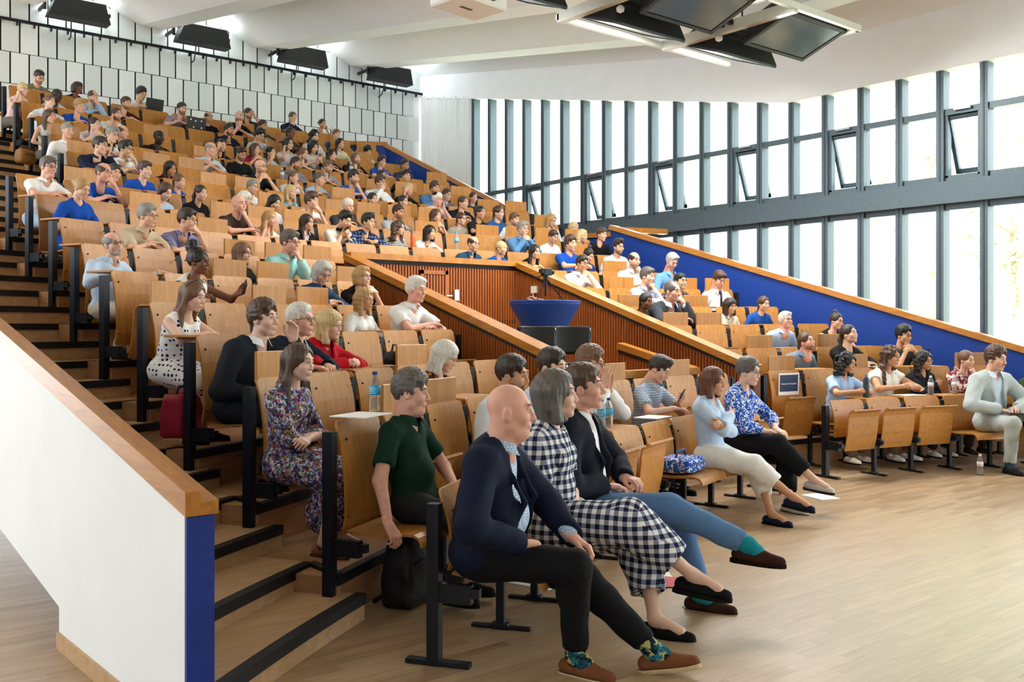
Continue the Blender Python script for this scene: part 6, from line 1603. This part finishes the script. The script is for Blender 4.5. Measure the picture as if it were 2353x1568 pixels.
# ------------------------------------------------------------------ bottles
M_PET = bpy.data.materials.new('clear_plastic'); M_PET.use_nodes = True
_b = M_PET.node_tree.nodes['Principled BSDF']; _b.inputs['Base Color'].default_value = (.9, .95, .97, 1); _b.inputs['Transmission Weight'].default_value = .85; _b.inputs['Roughness'].default_value = .08; _b.inputs['IOR'].default_value = 1.2
def bottle(pos, lb, label_c='#2AA9D6', cap_c='#12306E', h=.23, r=.033, body=None, kind='pet'):
    b = empty('water_bottle', pos); tag(b, lb, 'bottle', 'bottles on desks and floor'); m = body or M_PET; s = h / .23
    if kind == 'pet':
        MB().lathe([(r * .9, 0), (r, .006 * s), (r, .06 * s), (r * .86, .075 * s), (r, .09 * s), (r, .15 * s), (r * .8, .18 * s), (r * .42, .205 * s), (r * .4, .215 * s)], 16).build('bottle_body', m, b, True)
        MB().lathe([(r * 1.02, .095 * s), (r * 1.02, .15 * s)], 16).build('bottle_label', mat('label_' + label_c.strip('#'), label_c, .5, 0, .02), b, True)
        if label_c == '#2AA9D6':
            lines = MB()
            for k, z in enumerate((.140, .130, .118, .106)):
                for a in range(-3, 3 + (k % 2)):
                    a0 = radians(215 + a * 11); lines.box((cos(a0) * r * 1.03, sin(a0) * r * 1.03, z * s), (.003, .0045, .004 * s), Matrix.Rotation(a0, 3, 'Z'))
            lines.build('label_print', M_PAPER, b)
        MB().lathe([(r * .45, .210 * s), (r * .45, .23 * s)], 12).build('cap', mat('cap_' + cap_c.strip('#'), cap_c, .4), b)
    else:
        MB().lathe([(r * .95, 0), (r, .006), (r, h * .72), (r * .6, h * .84), (r * .55, h * .86)], 16).build('bottle_body', m, b, True)
        MB().lathe([(r * .58, h * .86), (r * .58, h), (r * .5, h)], 12).build('cap', mat('cap_' + cap_c.strip('#'), cap_c, .4), b)
    return b
bottle(at_px(861, 945, 1.112), 'clear water bottle with turquoise label on the tablet beside white paper')
bottle(on_row(1, 1382)[0], 'clear water bottle with turquoise label behind the dark blazer, left of two')
bottle(on_row(1, 1399)[0], 'clear water bottle with turquoise label behind the dark blazer, right of two')
bottle(on_row(1, 1990)[0], 'dark grey steel bottle on the desk before the light blue blouse', cap_c='#8A8E92', h=.26, r=.034, body=mat('grey_steel', '#39424C', .4, .5), kind='steel')
bottle(on_row(1, 2139)[0], 'clear water bottle with white cap on the desk before the black blouse', '#D9DDE0', '#E6E6E4', .22)
bottle(on_row(1, 2194)[0], 'clear water bottle with white cap on the desk before the maroon blouse', '#D9DDE0', '#E6E6E4', .22)
bottle(at_px(2252, 1092, 0), 'clear water bottle standing on the floor beside the light grey suit', '#E2DADA', '#E6E6E4', .225)
bottle(on_row(8, 949)[0], 'orange steel bottle on the ledge behind the recess', cap_c='#8A8884', h=.24, r=.034, body=mat('orange_steel', '#D8622E', .35, .2), kind='steel')
bottle(on_row(8, 1049)[0], 'tall clear glass bottle with pale blue label on the ledge behind the recess', '#8CC4E4', '#5FA8D8', .27, .034)
bottle(on_row(12, 649)[0], 'small clear bottle on the desk of the grey top', '#DCE2E4', '#E4E6E6', .2, .03)
bottle(on_row(13, 807)[0], 'clear bottle on the desk beside the dark brown t-shirt', '#B9D4E0', '#E4E6E6', .22)
bottle(on_row(14, 611)[0], 'clear bottle held up near the dark grey top', '#DDE3E6', '#E6E6E4', .2, .03)
bottle(on_row(16, 764)[0], 'clear bottle on the topmost ledge beside the white top', '#CFE0EA', '#D8E4EC', .2, .03)
cup = MB().lathe([(.03, 0), (.036, .1), (.037, .105), (.032, .1)], 14).build('cup', mat('navy_cup', '#1C3A66', .4), None, True); cup.location = on_row(12, 737)[0]; tag(cup, 'small navy cup on the desk before the grey polo shirt', 'cup')

# ------------------------------------------------------------------ papers, folder, sign
def sheet(pos, rz, lb, w=.21, l=.297, m=None, th=.003):
    o = MB().bbox(-w / 2, w / 2, -l / 2, l / 2, 0, th).build('paper_sheet', m or M_PAPER); o.location = pos; o.rotation_euler = (0, 0, rz); tag(o, lb, 'paper'); return o
sheet(at_px(830, 955, 1.108), .5, 'white sheets lying on the lowered tablet beside the water bottle', .3, .22, None, .006)
q, a = on_row(1, 1500, .2); sheet(q, a, 'white magazine on the desk in front of the striped polo shirt', .3, .22, None, .006)
sheet(at_px(1235, 1340, 0), .3, 'white sheet on the floor under the front seats')
sheet(at_px(1490, 1325, 0), .9, 'white sheet on the floor beside the red folder')
sheet(at_px(1535, 1338, .004), .6, 'red folder lying on the floor behind the black flat shoe', .24, .32, mat('red_card', '#C03A40', .6))
sheet(at_px(1885, 1142, 0), -.3, 'white folded leaflet on the floor beside the silver sandals')
q, a = on_row(4, 1005, .17); sheet(q, a, 'small white note on the desk before the white short-sleeved shirt', .12, .08)
q, a = on_row(1, 2090, .16); sheet(q, a, 'white notebook on the desk before the cream knit top', .3, .2, None, .008)
q, a = on_row(4, 1545, .18); sheet(q, a, 'white papers under the elbow of the charcoal suit', .28, .2, None, .006)
q, a = on_row(2, 2000, .18); sheet(q, a, 'printed leaflet on the desk before the black top looking up', .24, .17)
# the notice on the reserved seat
rs = min((s for s in SEATS if s['row'] == 2 and s['sec'] == 1), key=lambda s: s['k'])
T = Matrix.Translation(rs['obj'].location) @ Matrix.Rotation(rs['ang'], 4, 'Z')
sg = empty('reserved_sign'); sg.matrix_world = T @ Matrix.Translation((.0, .045, .885)) @ Matrix.Rotation(radians(-2), 4, 'X'); tag(sg, 'white and dark blue paper sign reading Reserved for Speakers on an empty seat', 'sign')
MB().bbox(-.165, .165, -.001, .001, -.125, .125).build('sign_paper', M_PAPER, sg)
MB().bbox(-.148, .148, .001, .002, -.085, .105).build('sign_field', mat('sign_navy', '#0B2A55', .5, 0, .25, 9), sg)
def text_mesh(body, size):
    cu = bpy.data.curves.new('t', 'FONT'); cu.body = body; cu.size = size; cu.align_x = 'CENTER'; cu.extrude = .0006
    o = bpy.data.objects.new('t', cu); COL.objects.link(o); dg = bpy.context.evaluated_depsgraph_get(); dg.update()
    me = bpy.data.meshes.new_from_object(o.evaluated_get(dg)); bpy.data.objects.remove(o); return me
tm = text_mesh('Reserved for Speakers', .027); tm.materials.clear(); tm.materials.append(M_PAPER)
to = link('sign_lettering', tm, sg); to.matrix_local = Matrix.Translation((0, .0026, -.005)) @ Matrix.Rotation(radians(180), 4, 'Z') @ Matrix.Rotation(radians(90), 4, 'X')

# ------------------------------------------------------------------ laptops, phones, tablet, pen
def laptop(row, px, lb, tilt=12, stickers=False, w=.33, dz=0):
    q, a = on_row(row, px, .17); r = empty('laptop', (q.x, q.y, q.z + dz), a); tag(r, lb, 'laptop')
    MB().bbox(-w / 2, w / 2, -.24, .0, 0, .014).build('keyboard_base', M_BLACK, r)
    l = MB().bbox(-w / 2, w / 2, -.004, .004, 0, .225).build('screen_lid', mat('laptop_lid', '#1A1B20', .4, .3), r); l.location = (0, .0, .012); l.rotation_euler = (radians(-tilt), 0, 0)
    if stickers:
        for x, z, c in ((-.09, .17, '#E7B7C0'), (.02, .16, '#D9DDE2'), (-.1, .05, '#D8DCE0'), (.05, .05, '#E0B83A'), (.11, .18, '#D6DADF')):
            MB().lathe([(.016, 0), (.016, .001)], 10).build('sticker', mat('sticker_' + c.strip('#'), c, .5), l).matrix_local = Matrix.Translation((x, .004, z)) @ Matrix.Rotation(radians(-90), 4, 'X')
    else: MB().lathe([(.014, 0), (.014, .001)], 10).build('sticker', mat('laptop_mark', '#3A3B40', .3, .5), l).matrix_local = Matrix.Translation((0, .004, .11)) @ Matrix.Rotation(radians(-90), 4, 'X')
laptop(16, 353, 'open dark laptop on the topmost ledge in front of the white t-shirt', 14)
laptop(15, 450, 'black laptop covered with stickers in front of the mauve t-shirt', 10, True, .36)
def find(words): return next(r for r in PEOPLE if r['words'].startswith(words))
def world_of(r, p): return r['root'].matrix_basis @ Vector(p)
def phone(words, hand, lb, off=(0, .09, -.02), size=(.072, .15, .009), name='phone', cat='phone', c='#15161A', tilt=(0, 0, 0)):
    r = find(words); J = r['J']; hp, R = J['hand' + hand]
    Rm = Matrix([list(x) for x in R]).to_4x4(); W = J['wr' + hand]
    M_ = r['root'].matrix_basis @ Matrix.Translation(W) @ Rm @ Matrix.Translation(off) @ Euler([radians(t) for t in tilt]).to_matrix().to_4x4()
    o = empty(name); o.matrix_world = M_; tag(o, lb, cat)
    MB().box((0, 0, 0), size).build('case', mat(name + '_case', c, .3), o, False, .003); MB().box((0, 0, -size[2] / 2 - .0005), (size[0] * .9, size[1] * .92, .001)).build('screen', mat('phone_screen', '#20262E', .1), o)
phone('white sleeveless top', 'l', 'dark phone held by the person in the white sleeveless top', (0, .1, -.035), tilt=(-35, 0, 0))
phone('blue and white striped', 'l', 'dark phone held by the person in the striped polo shirt', (0, .11, -.035), tilt=(-25, 0, 0))
phone('cream polo', 'l', 'dark phone held by the person in the cream polo shirt', (0, .1, -.035), tilt=(-25, 0, 0))
phone('light grey suit', 'l', 'dark tablet on the knee of the light grey suit', (.03, .16, -.03), (.17, .24, .01), 'tablet', 'tablet', '#22252B', (8, 0, 0))
phone('white top', 'l', 'phone in the hands of a person in a white top looking down', (0, .1, -.03))
phone('navy suit', 'l', 'thin pen in the hand of the navy suit', (-.03, .1, -.03), (.008, .14, .008), 'pen', 'pen', '#B9C0C8', (20, 0, 30))
# sunglasses on the head, lanyard
r = find('white polka'); g = link('sunglasses', glasses_mesh(.0032)); objmat(g, mat('sunglass_black', '#101014', .2)); g.matrix_world = r['root'].matrix_basis @ Matrix(r['TH'].tolist()) @ Matrix.Translation((0, -.02, .085)) @ Matrix.Rotation(radians(35), 4, 'X'); tag(g, 'black sunglasses pushed up on the head above the polka dot dress', 'sunglasses')
r = find('blue and white flowered'); W = r['J']['wrr']
pts = [W + V3(.0, .08, -.02), W + V3(.02, .12, -.12), W + V3(.03, .13, -.3), W + V3(.05, .12, -.5)]; pts2 = [q_ + V3(.035, .01, 0) for q_ in pts]
ly = MB().tube([tuple(x) for x in pts], .004, 6).tube([tuple(x) for x in pts2], .004, 6).build('lanyard', mat('red_ribbon', '#A31624', .6)); ly.matrix_world = r['root'].matrix_basis.copy(); tag(ly, 'dark red lanyard hanging from the hands of the flowered blouse', 'lanyard')

# ------------------------------------------------------------------ bags
def bag(name, pos, rz, size, c, lb, strap=True, handle='#1A1718', pat=None):
    r = empty(name, pos, rz); tag(r, lb, 'bag'); w, d, h = size; m = pat or mat('bag_' + c.strip('#'), c, .55, 0, .15, 9, .4, 25)
    A = Arr().add(*sdf_mesh([('+', ('fn', V3(-w / 2, -d / 2, 0), V3(w / 2, d / 2, h), lambda X, Y, Z: np.sqrt(np.maximum(abs(X) - w / 2 + .04 + .10 * np.maximum(0, Z - h * .5), 0) ** 2 + np.maximum(abs(Y) - d / 2 + .04 + .12 * np.maximum(0, Z - h * .5), 0) ** 2 + np.maximum(abs(Z - h / 2) - h / 2 + .04, 0) ** 2) - .04), 0)], .014, folds(.005, 30)))
    link('bag_body', A.mesh('bag_body', [m]), r)
    hm = mat('bag_trim_' + handle.strip('#'), handle, .6)
    MB().tube([(-w * .28, 0, h - .01), (-w * .2, 0, h + .05), (w * .2, 0, h + .05), (w * .28, 0, h - .01)], .010, 6).build('handle', hm, r, True)
    MB().tube([(-w / 2 + .05, -d / 2 - .004, h * .62), (0, -d / 2 - .012, h * .68), (w / 2 - .05, -d / 2 - .004, h * .60)], .006, 6).tube([(-w / 2 + .05, d / 2 + .004, h * .62), (0, d / 2 + .012, h * .68), (w / 2 - .05, d / 2 + .004, h * .60)], .006, 6).build('zip', hm, r)
    if strap: MB().tube([(w / 2 - .02, 0, h * .8), (w / 2 + .06, .03, h * .3), (w / 2 + .1, .08, .012), (w / 2 - .05, .2, .012), (-w * .2, .18, .012)], .012, 6).build('strap', hm, r, True)
    return r
q = at_px(412, 1006, .815); bag('shoulder_bag', (q.x + .05, q.y + .04, .815), radians(35), (.34, .20, .31), '#9A1830', 'dark red sports bag with black zip standing on the aisle step', False)
q = at_px(935, 1388, .0); bag('backpack', (q.x, q.y, 0), radians(30), (.30, .20, .40), '#15151A', 'black backpack with straps under the propped arm beside the seat')
q = at_d(58, 372, 13.4); bag('handbag', (q.x, q.y, q.z - .03), radians(30), (.26, .16, .20), '#8A5A22', 'brown leather handbag by the aisle near the grey sleeveless top', False, '#5A3A18')
q, a = on_row(3, 912, .16); bag('purse', q, a, (.24, .14, .11), '#141416', 'small black leather purse on the desk beside the red jacket', False)
_bs = [s for s in SEATS if s['row'] == 1 and s['sec'] == 0 and s['who'] is None]
_bs = min(_bs, key=lambda s: abs(project(s['pos'][0], s['pos'][1], .42)[0] - 1600)); _bs_obj = _bs['obj']
for ch in _bs_obj.children:
    if ch.name.startswith('seat_pan'): ch.rotation_euler = (0, 0, 0)
bag('tote_bag', _bs_obj.matrix_basis @ Vector((0, .2, .425)), _bs['ang'], (.36, .30, .12), '#2458B8', 'blue and white flowered cloth bag lying on the empty front seat', False, '#2A4A80', pattern('bigfloral', '#2458B8', '#EEF0F4'))

# ------------------------------------------------------------------ bench behind the top row, trees outside
bL = rowline(17) - NRM * .16; bB = rowline(17) + NRM * .16
tag(strip(bL, bB, kx(bL, 3.4), kx(bL, 10.0), LV[17] + .38, LV[17] + .44, LV[17] + .38, 24, 17).build('bench', W_SEAT), 'long low wooden bench behind the topmost seat row', 'bench')
gd = MB().bbox(13.9, 90, -40, 60, -.6, -.35).build('ground', mat('outdoor_grass', '#C9D0BC', .9, 0, .25, .6)); tag(gd, 'sunlit lawn outside the windows', kind='structure')
M_LEAF = mat('leaves', '#C0D0A2', .7, 0, .25, 1.5); M_BARK = mat('bark', '#A89A86', .9, 0, .3)
def tree(X, Y, h, rad, n, lb, low=.35):
    r2 = random.Random(int(X * 31 + Y * 7)); r = empty('tree', (X, Y, -.4)); tag(r, lb, 'tree', 'trees outside the windows')
    MB().tube([(0, 0, 0), (.1, .05, h * .4), (0, .1, h * .75)], [h * .022, h * .016, h * .006], 8).build('trunk', M_BARK, r)
    br = MB()
    for k in range(9):
        a = r2.uniform(0, 6.28); z = h * r2.uniform(.3, .7); l = rad * r2.uniform(.6, .95); br.tube([(0, 0, z), (cos(a) * l * .5, sin(a) * l * .5, z + l * .25), (cos(a) * l, sin(a) * l, z + l * .35)], [h * .008, h * .005, h * .002], 5)
    br.build('branches', M_BARK, r)
    V = []; F = []
    cl = [(r2.gauss(0, .45) * rad, r2.gauss(0, .45) * rad, h * (low + (1 - low) * r2.random()), rad * r2.uniform(.2, .38)) for _ in range(26)]
    for k in range(n):
        cx_, cy_, cz_, cr = cl[k % len(cl)]; p_ = Vector((cx_ + r2.gauss(0, .5) * cr, cy_ + r2.gauss(0, .5) * cr, cz_ + r2.gauss(0, .4) * cr))
        a = Vector((r2.gauss(0, 1), r2.gauss(0, 1), r2.gauss(0, 1))).normalized(); b = a.orthogonal().normalized(); s_ = r2.uniform(.05, .1)
        o = len(V); V += [p_ - a * s_, p_ + b * s_ * .6, p_ + a * s_, p_ - b * s_ * .6]; F.append((o, o + 1, o + 2, o + 3))
    tag(MB().add(V, F).build('foliage', M_LEAF, r), kind='stuff')
for X, Y, h, rad, n, lb in ((22, 9.5, 7.5, 2.2, 3500, 'slender pale green tree outside, seen through the right windows'), (25, 6.8, 9, 2.6, 4200, 'tall leafy tree outside behind the rightmost lower panes'), (21, 4.2, 3.2, 1.6, 2600, 'low green bush outside at the right edge'), (24, 12.5, 9.5, 2.6, 4000, 'light green tree outside behind the middle windows'), (23, 7.9, 2.6, 1.5, 2200, 'rounded shrub outside below the slender tree'), (30, 3.2, 10, 3.0, 4200, 'broad tree outside at the far right'), (28, 16.5, 10, 3, 3500, 'pale tree outside far behind the left windows')):
    tree(X, Y, h, rad, n, lb, .1 if h < 4 else .35)
